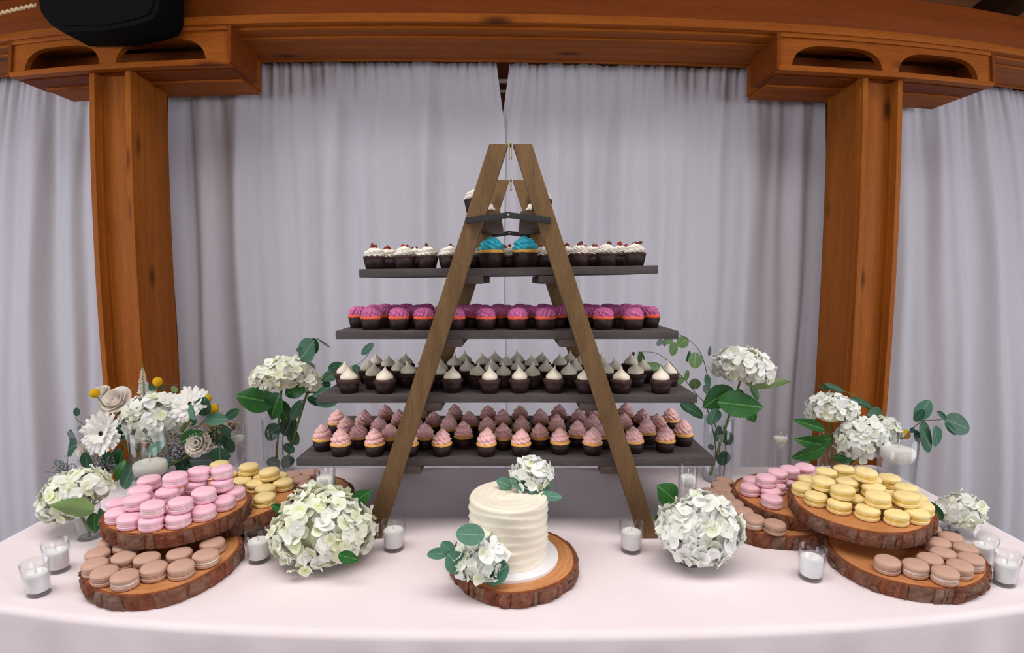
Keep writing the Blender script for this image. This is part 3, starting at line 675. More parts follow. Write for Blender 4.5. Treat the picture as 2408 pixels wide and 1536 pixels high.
# ------------------------------------------------------------------ log slices
def log_slice(cx, cy, z, rad, th, seed, label):
    rr = random.Random(seed); ph = [rr.uniform(0, 6.28) for _ in range(5)]
    t = thing('log_slice', label, 'wood slice', (cx, cy, z), group='log slice stands')
    def rf(a): return rad * (1 + 0.030 * math.sin(2 * a + ph[0]) + 0.018 * math.sin(3 * a + ph[1]) + 0.010 * math.sin(5 * a + ph[2]))
    def ring(r_off, zz): return lambda u: ((rf(2 * math.pi * u) - r_off) * math.cos(2 * math.pi * u), (rf(2 * math.pi * u) - r_off) * math.sin(2 * math.pi * u), zz)
    seg = 72; mb = MB(); mb.cur = 0
    prof = [(None, 0.0), (0.011, 0.0), (0.008, 0.002), (0.008, th - 0.002), (0.010, th), (None, th)]
    def fn(u, v):
        off, zz = prof[round(v * 5)]; a = 2 * math.pi * u
        r = 0.0 if off is None else rf(a) - off
        return (r * math.cos(a), r * math.sin(a), zz)
    obj('wood_disc', mb.grid(fn, seg, 6, True).mesh('wood_disc', 'slice_top', 'sharp', weld=1e-6), t)
    def fnc(u, v):
        off, zz = [(0.0095, th - 0.003), (0.0095, th + 0.0004), (0.0045, th + 0.0004), (0.0040, th - 0.004), (0.0040, 0.002)][round(v * 4)]; a = 2 * math.pi * u
        r = rf(a) - off; return (r * math.cos(a), r * math.sin(a), zz)
    obj('cambium_ring', MB().grid(fnc, seg, 5, True).mesh('cambium_ring', 'cambium', 'sharp'), t)
    a = rr.uniform(0, 0.3); end = a + 2 * math.pi
    while a < end - 0.02:
        da = min(rr.choice((0.07, 0.11, 0.16, 0.22, 0.30)) * rr.uniform(0.8, 1.2), end - a)
        if end - a - da < 0.06: da = end - a
        cuts = [0.0, th] if rr.random() < 0.78 else [0.0, th * rr.uniform(0.35, 0.65), th]
        for z0, z1 in zip(cuts, cuts[1:]):
            th_ = rr.uniform(0.0002, 0.0062); g = 0.016 * rr.uniform(0.4, 1.6); sk = rr.uniform(-0.07, 0.07)
            a0, a1 = a + g / 2, a + da - g / 2; zz0, zz1 = z0 + 0.0004, z1 - rr.uniform(0.0002, 0.0016); na, nz = 5, 4
            jt = [[rr.uniform(-0.0012, 0.0012) for _ in range(na)] for _ in range(nz)]; je = [rr.uniform(-0.018, 0.010) for _ in range(nz)]; jf = [rr.uniform(-0.010, 0.018) for _ in range(nz)]
            def pt(i, j, outer):
                q = j / (nz - 1); lo, hi = a0 + je[j] + sk * q * 0.5, a1 + jf[j] + sk * q * 0.5
                an = lo + (hi - lo) * i / (na - 1); zz = zz0 + (zz1 - zz0) * q
                edge = 0.5 if i in (0, na - 1) or j in (0, nz - 1) else 1.0
                r = rf(an) - 0.0055 + ((0.0035 + th_) * edge + jt[j][i] if outer else 0.0)
                return (r * math.cos(an), r * math.sin(an), zz)
            vs = [pt(i, j, o) for o in (1, 0) for j in range(nz) for i in range(na)]
            N = na * nz; fs = [(j * na + i, j * na + i + 1, (j + 1) * na + i + 1, (j + 1) * na + i) for j in range(nz - 1) for i in range(na - 1)]
            rim = [i for i in range(na)] + [j * na + na - 1 for j in range(1, nz)] + [(nz - 1) * na + i for i in range(na - 2, -1, -1)] + [j * na for j in range(nz - 2, 0, -1)]
            fs += [(p, p + N, q_ + N, q_) for p, q_ in zip(rim, rim[1:] + rim[:1])]
            obj('bark_plate', MB().add(vs, fs).mesh('bark_plate', 'bark', False), t)
        a += da
    return t
ST = 0.03
SL = {  # name: centre x, y, level, radius
 'A': (-0.712, 0.966, 0, 0.152), 'B': (-0.742, 1.070, 2, 0.150), 'C': (-0.680, 1.180, 1, 0.152), 'E': (-0.572, 1.252, 0, 0.160),
 'F': (0.620, 1.190, 0, 0.156), 'G': (0.702, 1.198, 1, 0.150), 'H': (0.778, 1.080, 2, 0.153), 'I': (0.808, 0.966, 0, 0.150), 'J': (0.002, 0.990, 0, 0.132)}
LAB = {'A': 'bark-edged log slice low at the front beneath the tall pink macaron pile', 'B': 'bark-edged log slice carrying the tall pink macaron pile', 'C': 'bark-edged log slice carrying the small yellow macaron pile',
 'E': 'bark-edged log slice on the cloth under the small yellow macaron slice', 'F': 'bark-edged log slice on the cloth under the small pink macaron slice', 'G': 'bark-edged log slice carrying the small pink macaron pile',
 'H': 'bark-edged log slice carrying the tall yellow macaron pile', 'I': 'bark-edged log slice low at the front beneath the tall yellow macaron pile', 'J': 'bark-edged log slice under the cream cake'}
for i, (k, (x, y, lv, r_)) in enumerate(SL.items()):
    log_slice(x, y, TZ + lv * ST, r_, ST - (0.003 if k == 'J' else 0), 40 + i, LAB[k])

# ------------------------------------------------------------------ macarons
MR, MH = 0.0248, 0.0262
def shell_mesh(mat, top):
    if top: prof = [(0.0003, MH), (0.010, MH - 0.0002), (0.017, MH - 0.0010), (0.0215, MH - 0.0028), (0.0238, MH - 0.0056), (0.0240, MH - 0.0078), (0.0236, MH - 0.0088), (0.0244, MH - 0.0100), (0.0240, MH - 0.0114), (0.0200, MH - 0.0116), (0.0003, MH - 0.0116)]
    else: prof = [(0.0003, 0.0088), (0.0200, 0.0088), (0.0240, 0.0085), (0.0245, 0.0070), (0.0238, 0.0062), (0.0241, 0.0052), (0.0236, 0.0028), (0.0215, 0.0008), (0.017, 0.0), (0.0003, 0.0)]
    def rf(a, z):
        ruff = 1.0 if (MH - 0.0118 < z < MH - 0.0092 or 0.006 < z < 0.009) else 0.0
        return 1 + 0.004 * math.sin(3 * a) + ruff * 0.012 * math.sin(23 * a)
    return MB().lathe(prof, 46, rf).mesh('top_shell' if top else 'bottom_shell', mat)
def fill_mesh(mat, seed, bulge):
    rr = random.Random(seed); p1, p2 = rr.uniform(0, 6), rr.uniform(0, 6)
    def rf(a, z): return 1 + bulge * (0.5 + 0.5 * math.sin(2 * a + p1)) + 0.018 * math.sin(9 * a + p2 + z * 900)
    return MB().lathe([(0.0190, 0.0084), (0.0216, 0.0096), (0.0224, 0.0118), (0.0214, 0.0140), (0.0185, 0.0152)], 40, rf).mesh('filling', mat)
MAC = {}
for nm in ('pink', 'yellow', 'brown'):
    fl = [fill_mesh('filling_' + nm, i, 0.02 if nm != 'yellow' else 0.05) for i in range(3)] + ([fill_mesh('filling_white', 7, 0.06)] if nm != 'yellow' else [])
    MAC[nm] = (shell_mesh('macaron_' + nm, True), shell_mesh('macaron_' + nm, False), fl)
def macaron(nm, loc, tilt, label, group):
    t_, b_, fl = MAC[nm]
    o = thing('macaron', label, 'macaron', loc, (tilt[0], tilt[1], rng.uniform(0, 6.28)), group)
    s = rng.uniform(0.97, 1.03); o.scale = (s, s * rng.uniform(0.97, 1.03), 1)
    obj('top_shell', t_, o).rotation_euler.z = rng.uniform(0, 6); obj('bottom_shell', b_, o); obj('filling', rng.choice(fl), o).rotation_euler.z = rng.uniform(0, 6)
PILES = [
 ('pink', 'B', 'tall pink pile', [(270, 1202, 0), (296, 1218, 0), (343, 1227, 0), (410, 1223, 0), (473, 1198, 0), (524, 1170, 0), (557, 1147, 0), (275, 1176, 0), (321, 1167, 1), (357, 1182, 1), (423, 1174, 1), (478, 1151, 1), (521, 1126, 1), (327, 1147, 1), (393, 1150, 1), (458, 1129, 1), (415, 1113, 2), (350, 1122, 1), (472, 1101, 2), (514, 1098, 2)]),
 ('yellow', 'C', 'small yellow pile', [(584, 1092, 1), (634, 1103, 1), (666, 1111, 0), (667, 1126, 0), (600, 1132, 0), (625, 1141, 0), (617, 1164, 0), (575, 1126, 0), (602, 1115, 0), (559, 1109, 0), (545, 1101, 0), (515, 1087, 1)]),
 ('brown', 'E', 'cluster beside the small yellow pile', [(691, 1111, 0), (727, 1107, 0), (710, 1122, 0), (717, 1136, 0), (713, 1153, 0), (691, 1173, 0), (663, 1196, 0), (779, 1150, 0), (765, 1128, 0)]),
 ('brown', 'A', 'arc under the tall pink pile', [(218, 1271, 0), (245, 1293, 0), (176, 1311, 0), (196, 1330, 0), (227, 1343, 0), (277, 1349, 0), (274, 1308, 0), (337, 1309, 0), (347, 1334, 0), (413, 1324, 0), (420, 1296, 0), (476, 1302, 0), (498, 1271, 0)]),
 ('brown', 'F', 'cluster beside the small pink pile', [(1674, 1134, 0), (1717, 1141, 0), (1738, 1130, 0), (1665, 1149, 0), (1709, 1156, 0), (1670, 1166, 0), (1718, 1175, 0), (1683, 1184, 0), (1742, 1196, 0), (1723, 1207, 0), (1775, 1220, 0)]),
 ('pink', 'G', 'small pink pile', [(1768, 1129, 0), (1802, 1118, 1), (1828, 1106, 1), (1866, 1101, 1), (1903, 1100, 1), (1766, 1148, 0), (1816, 1158, 0), (1844, 1147, 0), (1865, 1134, 0), (1818, 1174, 0)]),
 ('yellow', 'H', 'tall yellow pile', [(1943, 1104, 1), (1987, 1098, 1), (2037, 1104, 2), (2093, 1119, 1), (1902, 1122, 0), (1937, 1125, 1), (1994, 1128, 1), (1984, 1145, 1), (1890, 1139, 0), (2057, 1141, 1), (2134, 1142, 1), (2065, 1157, 1), (2134, 1161, 1), (1921, 1161, 0), (1974, 1177, 0), (2043, 1192, 0), (2115, 1201, 0), (2170, 1202, 0), (2178, 1183, 0), (2172, 1166, 0)]),
 ('brown', 'I', 'arc under the tall yellow pile', [(2227, 1239, 0), (2210, 1254, 0), (2252, 1259, 0), (2220, 1271, 0), (2280, 1281, 0), (2223, 1292, 0), (2283, 1305, 0), (2200, 1309, 0), (2262, 1320, 0), (2161, 1317, 0), (2098, 1315, 0), (2226, 1337, 0)])]
for nm, sl, text, lst in PILES:
    cx, cy, lv, rad = SL[sl]; zt = TZ + (lv + 1) * ST
    lay = {0: [], 1: [], 2: []}
    for px, py, L in lst:
        p = at_z(px, py, zt + (L + 1) * MH - 0.001); lay[L].append((p.x, p.y))
    lim = rad - 0.012 - MR * 0.9
    over = {'F': 'G', 'E': 'C', 'C': 'B', 'G': 'H'}.get(sl)     # the slice resting on this one keeps its ground clear
    oc, orad = (Vector(SL[over][:2]), SL[over][3] + MR + 0.004) if over else (None, 0)
    def bnd(p, c=Vector((cx, cy)), lim=lim, oc=oc, orad=orad):
        d = p - c; p = c + d * (lim / d.length) if d.length > lim else p
        if oc is not None and (p - oc).length < orad: p = oc + (p - oc) * (orad / (p - oc).length)
        return p
    for L in (2, 1):                                   # hidden ones that carry the upper layers
        for (x, y) in lay[L]:
            for k in range(3):
                a = k * 2.094 + 0.5; q = (x + 0.027 * math.cos(a), y + 0.027 * math.sin(a))
                if all(math.hypot(q[0] - e[0], q[1] - e[1]) > 0.041 for e in lay[L - 1]) and math.hypot(q[0] - cx, q[1] - cy) < lim and (oc is None or (Vector(q) - oc).length > orad): lay[L - 1].append(q)
    for L in (0, 1, 2):
        P = relax(lay[L], 2 * MR * 0.985, bnd if L == 0 else (lambda p: bnd(p, lim=9)) if over and L == 1 else None)
        for n, p in enumerate(sorted(P, key=lambda p: p.x)):
            tl = 0.02 if L == 0 else 0.06
            where = text if not lay[1] else '%s layer of %s' % (('bottom', 'middle' if lay[2] else 'upper', 'top')[L], text)
            macaron(nm, (p.x, p.y, zt + L * MH), (jit(tl), jit(tl)), '%s macaron, %s from gerbera side, %s' % (nm, ordinal(n), where), nm + ' macarons, ' + text)

# ------------------------------------------------------------------ cake
CX, CY, CZ = -0.007, 0.990, TZ + 0.027
tag(obj('cake_board', MB().lathe([(0.0005, 0), (0.096, 0), (0.0965, 0.002), (0.096, 0.006), (0.0005, 0.006)], 64).mesh('cake_board', 'board_white', 'sharp'), loc=(CX + 0.004, CY - 0.004, CZ)), 'round white cake board under the cream cake', 'cake board')
CR, CH = 0.0775, 0.122
prof = [(0.0, 0.0), (1.0, 0.0)] + [(1.0, i / 44 * 0.97) for i in range(1, 45)] + [(0.985, 0.99), (0.96, 1.0)] + [(k / 20, 1.0) for k in range(18, -1, -1)]
def fn(u, v):
    i = round(v * (len(prof) - 1)); r, q = prof[i]; a = 2 * math.pi * u
    z = q * CH
    if 1 < i < 46:
        s = q * 7.2 + 0.30 * math.sin(a + 0.6) + 0.22 * math.sin(2 * a + 2.0) * q + 0.1 * math.sin(3 * a + 4 * q)
        t_ = s % 1.0
        k = (t_ ** 1.6) * 0.0046 - 0.0018 + 0.0012 * math.sin(4 * a + 9 * q)
        rr_ = CR * r + k * min(1, q * 8) * min(1, (1 - q) * 9)
    else:
        rr_ = CR * r
        if q >= 1.0:
            sp = (r * 5.5 + u) % 1.0
            z += (0.0022 * (sp ** 1.5) - 0.003 * (1 - r) + 0.0012 * math.sin(2 * a + 7 * r)) * min(1, r * 4) * min(1, (1 - r) * 14)
    return (rr_ * math.cos(a), rr_ * math.sin(a), z)
tag(obj('cake', MB().grid(fn, 128, len(prof), True).mesh('cake', 'buttercream', True, weld=1e-6), loc=(CX, CY, CZ + 0.006)), 'round cream buttercream cake with rippled sides on log slice', 'cake')

# ------------------------------------------------------------------ candles and glass
def glass_mesh(r0, r1, h, wall=0.0020, base=0.006, name='glass_wall'):
    p = [(0.0004, 0.0), (r0 - 0.002, 0.0), (r0, 0.002), (r0 + (r1 - r0) * 0.5, h * 0.5), (r1, h - 0.0008), (r1 - wall / 2, h), (r1 - wall, h - 0.0008), (r0 + (r1 - r0) * 0.5 - wall, h * 0.5), (r0 - wall, base + 0.002), (r0 - wall - 0.002, base), (0.0004, base)]
    return MB().lathe(p, 40).mesh(name, 'glass')
VOT = glass_mesh(0.0228, 0.0262, 0.064, 0.0022, 0.008)
VC = MB().lathe([(0.0004, 0.0), (0.0196, 0.0), (0.0200, 0.001), (0.0214, 0.033), (0.0206, 0.0348), (0.0195, 0.0345), (0.006, 0.0338), (0.0004, 0.0342)], 32).mesh('wax', 'candle_wax')
WK = MB().tube([(0, 0, 0), (0.0003, 0, 0.006), (0.0012, 0.0006, 0.012)], 0.0008, 6).mesh('wick', 'wick')
VOTIVES = [(81, 1324, 'at the front table corner by the brown macarons'), (129, 1274, 'just behind the corner votive near gerberas'), (605, 1252, 'between brown macaron slice and big hydrangea bowl'), (925, 1226, 'between big hydrangea bowl and cake'),
           (1485, 1230, 'beside the front ladder foot by the cake'), (1912, 1290, 'in front of the yellow macaron slices'), (2318, 1262, 'behind brown macarons under the yellow pile'), (2371, 1303, 'at the table edge beyond the yellow pile')]
for px, py, text in VOTIVES:
    p = at_z(px, py, TZ + 0.062)
    tag(obj('votive_glass', VOT, loc=(p.x, p.y, TZ), rot=(0, 0, rng.uniform(0, 6))), 'clear glass votive cup ' + text, 'glass', 'votive cups')
    c = thing('votive_candle', 'white votive candle in the cup ' + text, 'candle', (p.x, p.y, TZ + 0.0085), (0, 0, rng.uniform(0, 6)), 'votive candles')
    obj('wax', VC, c); obj('wick', WK, c, (0, 0, 0.0335))
def candle_cylinder(px, py, Y, r, cpy, text, thick=0.02, ivory=False):
    p = at_y(px, py, Y); h = p.z - TZ; zc = at_y(px, cpy, Y).z - TZ
    g = thing('cylinder_vase', 'clear glass cylinder ' + text, 'vase', (p.x, p.y, TZ), group='candle cylinders')
    obj('glass_wall', glass_mesh(r, r, h, 0.0024, 0.008), g)
    obj('water', MB().lathe([(0.0004, 0.0085), (r - 0.003, 0.0085), (r - 0.003, zc - 0.004), (0.0004, zc - 0.004)], 40).mesh('water', 'water', 'sharp'), g)
    cr = r - 0.0045; t_ = thick
    c = thing('floating_candle', 'white floating candle in the glass cylinder ' + text, 'candle', (p.x, p.y, TZ + zc - t_ * 0.6), group='floating candles')
    prof = [(0.0004, 0), (cr * 0.72, 0.0005), (cr * 0.92, t_ * 0.2), (cr, t_ * 0.55), (cr * 0.98, t_ * 0.86), (cr * 0.88, t_ * 0.97), (cr * 0.4, t_ * 0.98), (0.0004, t_ * 0.99)]
    obj('wax', MB().lathe(prof, 40).mesh('wax', 'candle_ivory'), c); obj('wick', WK, c, (0, 0, t_ * 0.97), scale=max(1.0, t_ / 0.018))
candle_cylinder(345, 1011, 1.25, 0.0450, 1098, 'behind the tall pink macaron pile', 0.036)
candle_cylinder(2116, 1026, 1.28, 0.047, 1066, 'behind the tall yellow macaron pile', 0.036)
candle_cylinder(558, 1002, 1.45, 0.0235, 1032, 'behind the small yellow macaron pile')
candle_cylinder(1836, 1012, 1.42, 0.0240, 1034, 'behind the small pink macaron pile')
candle_cylinder(764, 1102, 1.115, 0.0230, 1132, 'behind the big hydrangea bowl', 0.030)
candle_cylinder(1618, 1094, 1.102, 0.0205, 1128, 'beside the leafy white hydrangea bowl', 0.024)

# ------------------------------------------------------------------ plants
def leaf_mesh(name, mat, serrated, point, fold=0.10, droop=0.12, wave=0.0, nl=15, nw=5):
    def fn(u, v):
        x = u; t_ = v * 2 - 1
        w_ = 0.5 * (math.sin(math.pi * min(1, x ** (0.8 if point else 0.95))) ** (0.85 if point else 0.58))
        if serrated: w_ *= 1 - 0.10 * ((x * (nl - 1) / 2) % 1.0)
        y = w_ * t_
        z = fold * abs(y) - droop * x * x + wave * math.sin(9 * x) * t_ * 0.5
        return (x, y, z)
    return MB().grid(fn, nl, nw).mesh(name, mat)
LEAF = {'h': [leaf_mesh('leaf', 'leaf_hydrangea', True, True, f, d, 0.03, 29, 7) for f, d in ((0.16, 0.14), (0.08, 0.05))],
        'e': [leaf_mesh('leaf', 'leaf_eucalyptus', False, False, f, d) for f, d in ((0.12, 0.10), (0.04, -0.06))],
        'd': [leaf_mesh('leaf', 'leaf_eucalyptus_dark', False, False, f, d) for f, d in ((0.12, 0.10), (0.05, -0.06))],
        'o': [leaf_mesh('leaf', 'leaf_eucalyptus_olive', False, False, 0.1, 0.08)],
        'g': [leaf_mesh('leaf', 'leaf_grey', False, False, 0.1, 0.08)]}
def frame(o, x, n, s):                                  # matrix: x axis along x, z axis near n
    x = Vector(x).normalized(); n = Vector(n); n = (n - x * n.dot(x))
    n = n.normalized() if n.length > 1e-4 else x.orthogonal().normalized(); y = n.cross(x)
    M = Matrix((x, y, n)).transposed().to_4x4(); M.translation = o
    return M @ Matrix.Diagonal((s[0], s[1], s[2], 1))
def put_leaf(root, px, py, Y, ang, L, wr, kind, lean=0.0, nrm=None, name='leaf'):
    b = at_y(px, py, Y); L = L * b.y * 1.04 / FPX
    a = R(ang); d = Vector((math.cos(a), lean, math.sin(a)))
    n = Vector(nrm) if nrm else Vector((jit(0.45), -1.0, 0.35 + jit(0.35)))
    M = frame(b - root.location, d, n, (L, L * wr, L))
    return obj(name, rng.choice(LEAF[kind]), root, mat=M)
def petal4(seed):
    rr = random.Random(seed); mb = MB()
    for k in range(4):
        a = k * math.pi / 2 + rr.uniform(-0.15, 0.15); cup = rr.uniform(-0.05, 0.45); tw = rr.uniform(-0.2, 0.2); s = rr.uniform(0.88, 1.08)
        def fn(u, v):
            x = u; t_ = v * 2 - 1; w_ = 0.36 * math.sin(math.pi * (0.06 + 0.90 * x) ** 0.85) ** 0.7
            y = w_ * t_; z = cup * x * x - 0.10 * abs(t_) * x + tw * y * x + 0.05 * x
            X = 0.04 + 0.50 * x * s
            return (X * math.cos(a) - y * math.sin(a), X * math.sin(a) + y * math.cos(a), z * 0.55 + 0.004 * k)
        mb.grid(fn, 5, 5)
    mb.ball((0, 0, 0.03), 0.035, 6, 4)
    return mb
FLO = {m_: [petal4(i).mesh('floret', m_) for i in range(4)] for m_ in ('hydrangea_white', 'hydrangea_green')}
def head(root, c, rad, n, fs, mat, rot=(0, 0, 0), low=-0.75):
    """Flower head: a core with four-petalled florets all over it."""
    M = Matrix.Translation(Vector(c) - root.location) @ Euler(rot).to_matrix().to_4x4()
    cm = MB().ball((0, 0, 0), 1.0, 20, 12); cm.v = [(x * rad[0] * 0.70, y * rad[1] * 0.70, z * rad[2] * 0.70) for x, y, z in cm.v]
    core = obj('flower_head', cm.mesh('flower_head', 'hydrangea_core'), root, mat=M)
    hp = rng.uniform(0, 6.28); n = int(n * 1.85); fs = fs * 0.84
    for i in range(n):
        zz = 1 - (1 - low) * (i + 0.5) / n; a = i * 2.39996 + jit(0.25); q = math.sqrt(max(0, 1 - zz * zz))
        d = Vector((q * math.cos(a), q * math.sin(a), zz))
        k = 1 + (jit(0.06) if i % 4 else -0.14) + 0.07 * math.sin(3.1 * d.x + 4 * d.z + hp) + 0.06 * math.sin(5.3 * d.y - 4.1 * d.x + 2 * hp)
        p = Vector((d.x * rad[0], d.y * rad[1], d.z * rad[2])) * k
        nn = Vector((d.x / rad[0], d.y / rad[1], d.z / rad[2])).normalized() + Vector((jit(0.55), jit(0.55), jit(0.55)))
        s = fs * rng.uniform(0.82, 1.18)
        x = nn.cross(Vector((jit(1), jit(1), jit(1) + 0.01)))
        F = frame(p, x, nn, (s, s, s))
        obj('floret', rng.choice(FLO[mat]), core, mat=F)
    return core
def hydrangea(base, c, rad, n, fs, mat, label, rot=(0, 0, 0), low=-0.75, stem_r=0.0035, bend=None):
    t = thing('hydrangea', label, 'flower', base, group='hydrangea flowers')
    top = Vector(c) + Vector((0, 0, -rad[2] * 0.3)); b = Vector(base)
    mid = bend if bend is not None else b.lerp(top, 0.5) + Vector((0, 0, 0))
    obj('stem', MB().tube([p - b for p in crv([b, mid, top], 6)], stem_r, 8).mesh('stem', 'stem_green'), t)
    head(t, c, rad, n, fs, mat, rot, low)
    return t
def vase(base, r, h, label, name='glass_vase', water=0.55):
    g = thing(name, label, 'vase', base, group='flower vases')
    obj('glass_wall', glass_mesh(r, r, h, 0.0024, 0.009), g)
    obj('water', MB().lathe([(0.0004, 0.0095), (r - 0.003, 0.0095), (r - 0.003, h * water), (0.0004, h * water)], 36).mesh('water', 'water', 'sharp'), g)
    return g
def bowl(base, r, h, label):
    g = thing('glass_bowl', label, 'vase', base, group='flower vases')
    out = [(0.0004, 0), (r * 0.55, 0), (r * 0.62, 0.003), (r * 0.95, h * 0.35), (r, h * 0.6), (r * 0.9, h * 0.9), (r * 0.86, h)]
    inn = [(a - 0.0025 if a > 0.003 else a, z) for a, z in reversed(out)]; inn = [(max(a, 0.0004), max(z, 0.007)) for a, z in inn]
    obj('glass_wall', MB().lathe(out + inn, 40).mesh('glass_wall', 'glass'), g)
    obj('water', MB().lathe([(0.0004, 0.0075), (r * 0.58, 0.0075), (r * 0.91, h * 0.35), (r * 0.95, h * 0.55), (0.0004, h * 0.55)], 36).mesh('water', 'water', 'sharp'), g)
    return g
def V(b, z): return Vector((b.x, b.y, z))

# big hydrangea in a bowl between the pink macarons and the cake
b = at_z(742, 1330, TZ); b.z = TZ
bowl(b, 0.044, 0.062, 'small clear glass bowl under the big round hydrangea')
t = hydrangea(V(b, TZ + 0.009), at_y(760, 1243, b.y + 0.015), (0.094, 0.082, 0.074), 165, 0.034, 'hydrangea_green', 'big round creamy green hydrangea in a bowl before the ladder foot')
for a in ((828, 1182, b.y + 0.05, 32, 58, 0.62), (690, 1205, b.y + 0.06, 165, 60, 0.45), (795, 1305, b.y - 0.07, -15, 52, 0.6), (858, 1235, b.y + 0.05, -60, 45, 0.6)): put_leaf(t, *a, 'h')
# leafy white hydrangea in a bowl on the other side of the cake
b = at_z(1622, 1322, TZ); b.z = TZ
bowl(b, 0.042, 0.062, 'small clear glass bowl under the white hydrangea beside brown macarons')
t = hydrangea(V(b, TZ + 0.009), at_y(1645, 1245, b.y - 0.012), (0.076, 0.060, 0.066), 128, 0.035, 'hydrangea_white', 'round white hydrangea with one upright leaf in a bowl beside brown macarons')
put_leaf(t, 1590, 1178, b.y + 0.04, 140, 60, 0.95, 'h', nrm=(0.1, -1, 0.2)); put_leaf(t, 1570, 1215, b.y + 0.06, 190, 35, 0.6, 'h')
# hydrangea at the table end by the gerberas
b = at_z(212, 1262, TZ); b.z = TZ
vase(b, 0.028, 0.085, 'short clear glass vase under the drooping greenish hydrangea', water=0.5)
t = hydrangea(V(b, TZ + 0.01), at_y(172, 1163, b.y + 0.02), (0.080, 0.062, 0.048), 118, 0.033, 'hydrangea_green', 'drooping greenish hydrangea in a short vase at the gerbera table end', rot=(0.15, R(-24), 0))
put_leaf(t, 222, 1200, b.y - 0.06, 175, 112, 0.42, 'h', nrm=(0.2, 1, -0.3))
for a in ((222, 1205, b.y - 0.05, 262, 58, 0.62), (235, 1195, b.y - 0.01, -75, 40, 0.6), (270, 1130, b.y + 0.08, 60, 60, 0.6)): put_leaf(t, *a, 'h')
# hydrangea at the far table end
b = Vector((1.03, 1.10, TZ))
vase(b, 0.026, 0.075, 'short clear glass vase behind the brown macarons under the yellow pile', water=0.5)
t = hydrangea(V(b, TZ + 0.01), at_y(2258, 1203, b.y - 0.02), (0.048, 0.046, 0.036), 58, 0.030, 'hydrangea_white', 'small white hydrangea at the table end beyond the yellow macarons')
put_leaf(t, 2215, 1225, b.y - 0.03, 125, 62, 0.4, 'h', nrm=(-0.6, -0.7, 0.3))

def branch(label, base, path, leaves, Y, stem='stem_brown', r=0.0018, name='eucalyptus_branch'):
    t = thing(name, label, 'branch', base, group='eucalyptus branches')
    pts = crv([Vector(base)] + [at_y(x, y, Y + (k[0] if k else 0)) for x, y, *k in path], 6)
    n = len(pts); obj('stem', MB().tube([p - Vector(base) for p in pts], [r * (1 - 0.6 * i / n) for i in range(n)], 6).mesh('stem', stem), t)
    for l_ in leaves:
        px, py, ang, L, wr, kind = l_[:6]; dy = l_[6] if len(l_) > 6 else jit(0.02)
        put_leaf(t, px, py, Y + dy, ang, L, wr, kind, lean=jit(0.25))
    return t
# tall vase by the gerbera side of the ladder
b = at_y(652, 1000, 1.50); b.z = TZ
h = at_y(652, 982, 1.50).z - TZ
vase(b, 0.043, h, 'tall clear glass vase with eucalyptus behind the small yellow macaron pile', water=0.6)
t = hydrangea(V(b, TZ + 0.012) + Vector((-0.012, 0, 0)), at_y(664, 880, 1.49), (0.080, 0.066, 0.043), 110, 0.032, 'hydrangea_green', 'tall creamy hydrangea in a vase beside the shelves near the gerberas', rot=(0.1, R(-8), 0))
for a in ((650, 948, 1.46, 170, 100, 0.62), (660, 925, 1.45, 243, 72, 0.85), (672, 930, 1.47, 30, 70, 0.6), (690, 905, 1.52, -8, 70, 0.5), (655, 940, 1.50, 290, 60, 0.6)): put_leaf(t, *a, 'h')
t = hydrangea(V(b, TZ + 0.012) + Vector((0.014, 0.008, 0)), at_y(728, 898, 1.50), (0.034, 0.034, 0.032), 34, 0.028, 'hydrangea_green', 'small creamy hydrangea head tucked beside the tall one near the gerberas')
branch('eucalyptus branch with dark round leaves reaching towards the cream peak cupcakes', V(b, TZ + 0.012) + Vector((0.018, -0.01, 0)), [(668, 1010), (700, 960), (745, 905), (790, 872), (840, 858), (868, 832)],
       [(706, 846, 48, 62, 0.95, 'd', 0.0), (716, 826, 165, 20, 0.6, 'd'), (735, 835, 80, 40, 0.7, 'd'), (778, 818, 145, 40, 0.13, 'g'), (850, 834, 40, 40, 0.5, 'd'), (772, 868, 18, 36, 0.6, 'd'), (758, 892, 22, 44, 0.6, 'e'), (832, 858, -60, 30, 0.8, 'd'),
        (748, 906, 8, 34, 0.75, 'd'), (722, 936, -22, 46, 0.5, 'd'), (742, 942, -6, 50, 0.6, 'e'), (685, 988, 58, 60, 0.42, 'e'), (735, 930, 15, 50, 0.5, 'e')], 1.50)
branch('eucalyptus stem drowned in the tall vase behind the small yellow macaron pile', V(b, TZ + 0.012), [(652, 1060), (660, 1000), (668, 975)],
       [(660, 1002, 215, 52, 0.75, 'd'), (668, 1025, 65, 50, 0.8, 'd'), (680, 1008, 300, 44, 0.6, 'd'), (660, 1092, 170, 34, 0.9, 'd'), (660, 1092, 20, 34, 0.9, 'd'), (668, 1045, 320, 30, 0.7, 'd')], 1.50)
# tall vase on the other side of the ladder
b = at_y(1690, 1000, 1.45); b.z = TZ
h = at_y(1690, 980, 1.45).z - TZ
vase(b, 0.041, h, 'tall clear glass vase with eucalyptus behind the brown macaron cluster', water=0.6)
t = hydrangea(V(b, TZ + 0.012) + Vector((-0.02, 0, 0)), at_y(1748, 862, 1.44), (0.080, 0.066, 0.050), 118, 0.032, 'hydrangea_white', 'tall white hydrangea in a vase beside the shelves, opposite the gerberas', rot=(0, R(6), 0))
for a in ((1686, 946, 1.40, -6, 112, 0.60), (1722, 912, 1.43, 215, 82, 0.66), (1748, 955, 1.45, 312, 52, 0.65), (1735, 915, 1.47, 285, 50, 0.6), (1765, 905, 1.46, 300, 42, 0.6)): put_leaf(t, *a, 'h')
put_leaf(t, 1752, 902, 1.43, 2, 106, 0.26, 'h', nrm=(0.1, 1, -0.4))
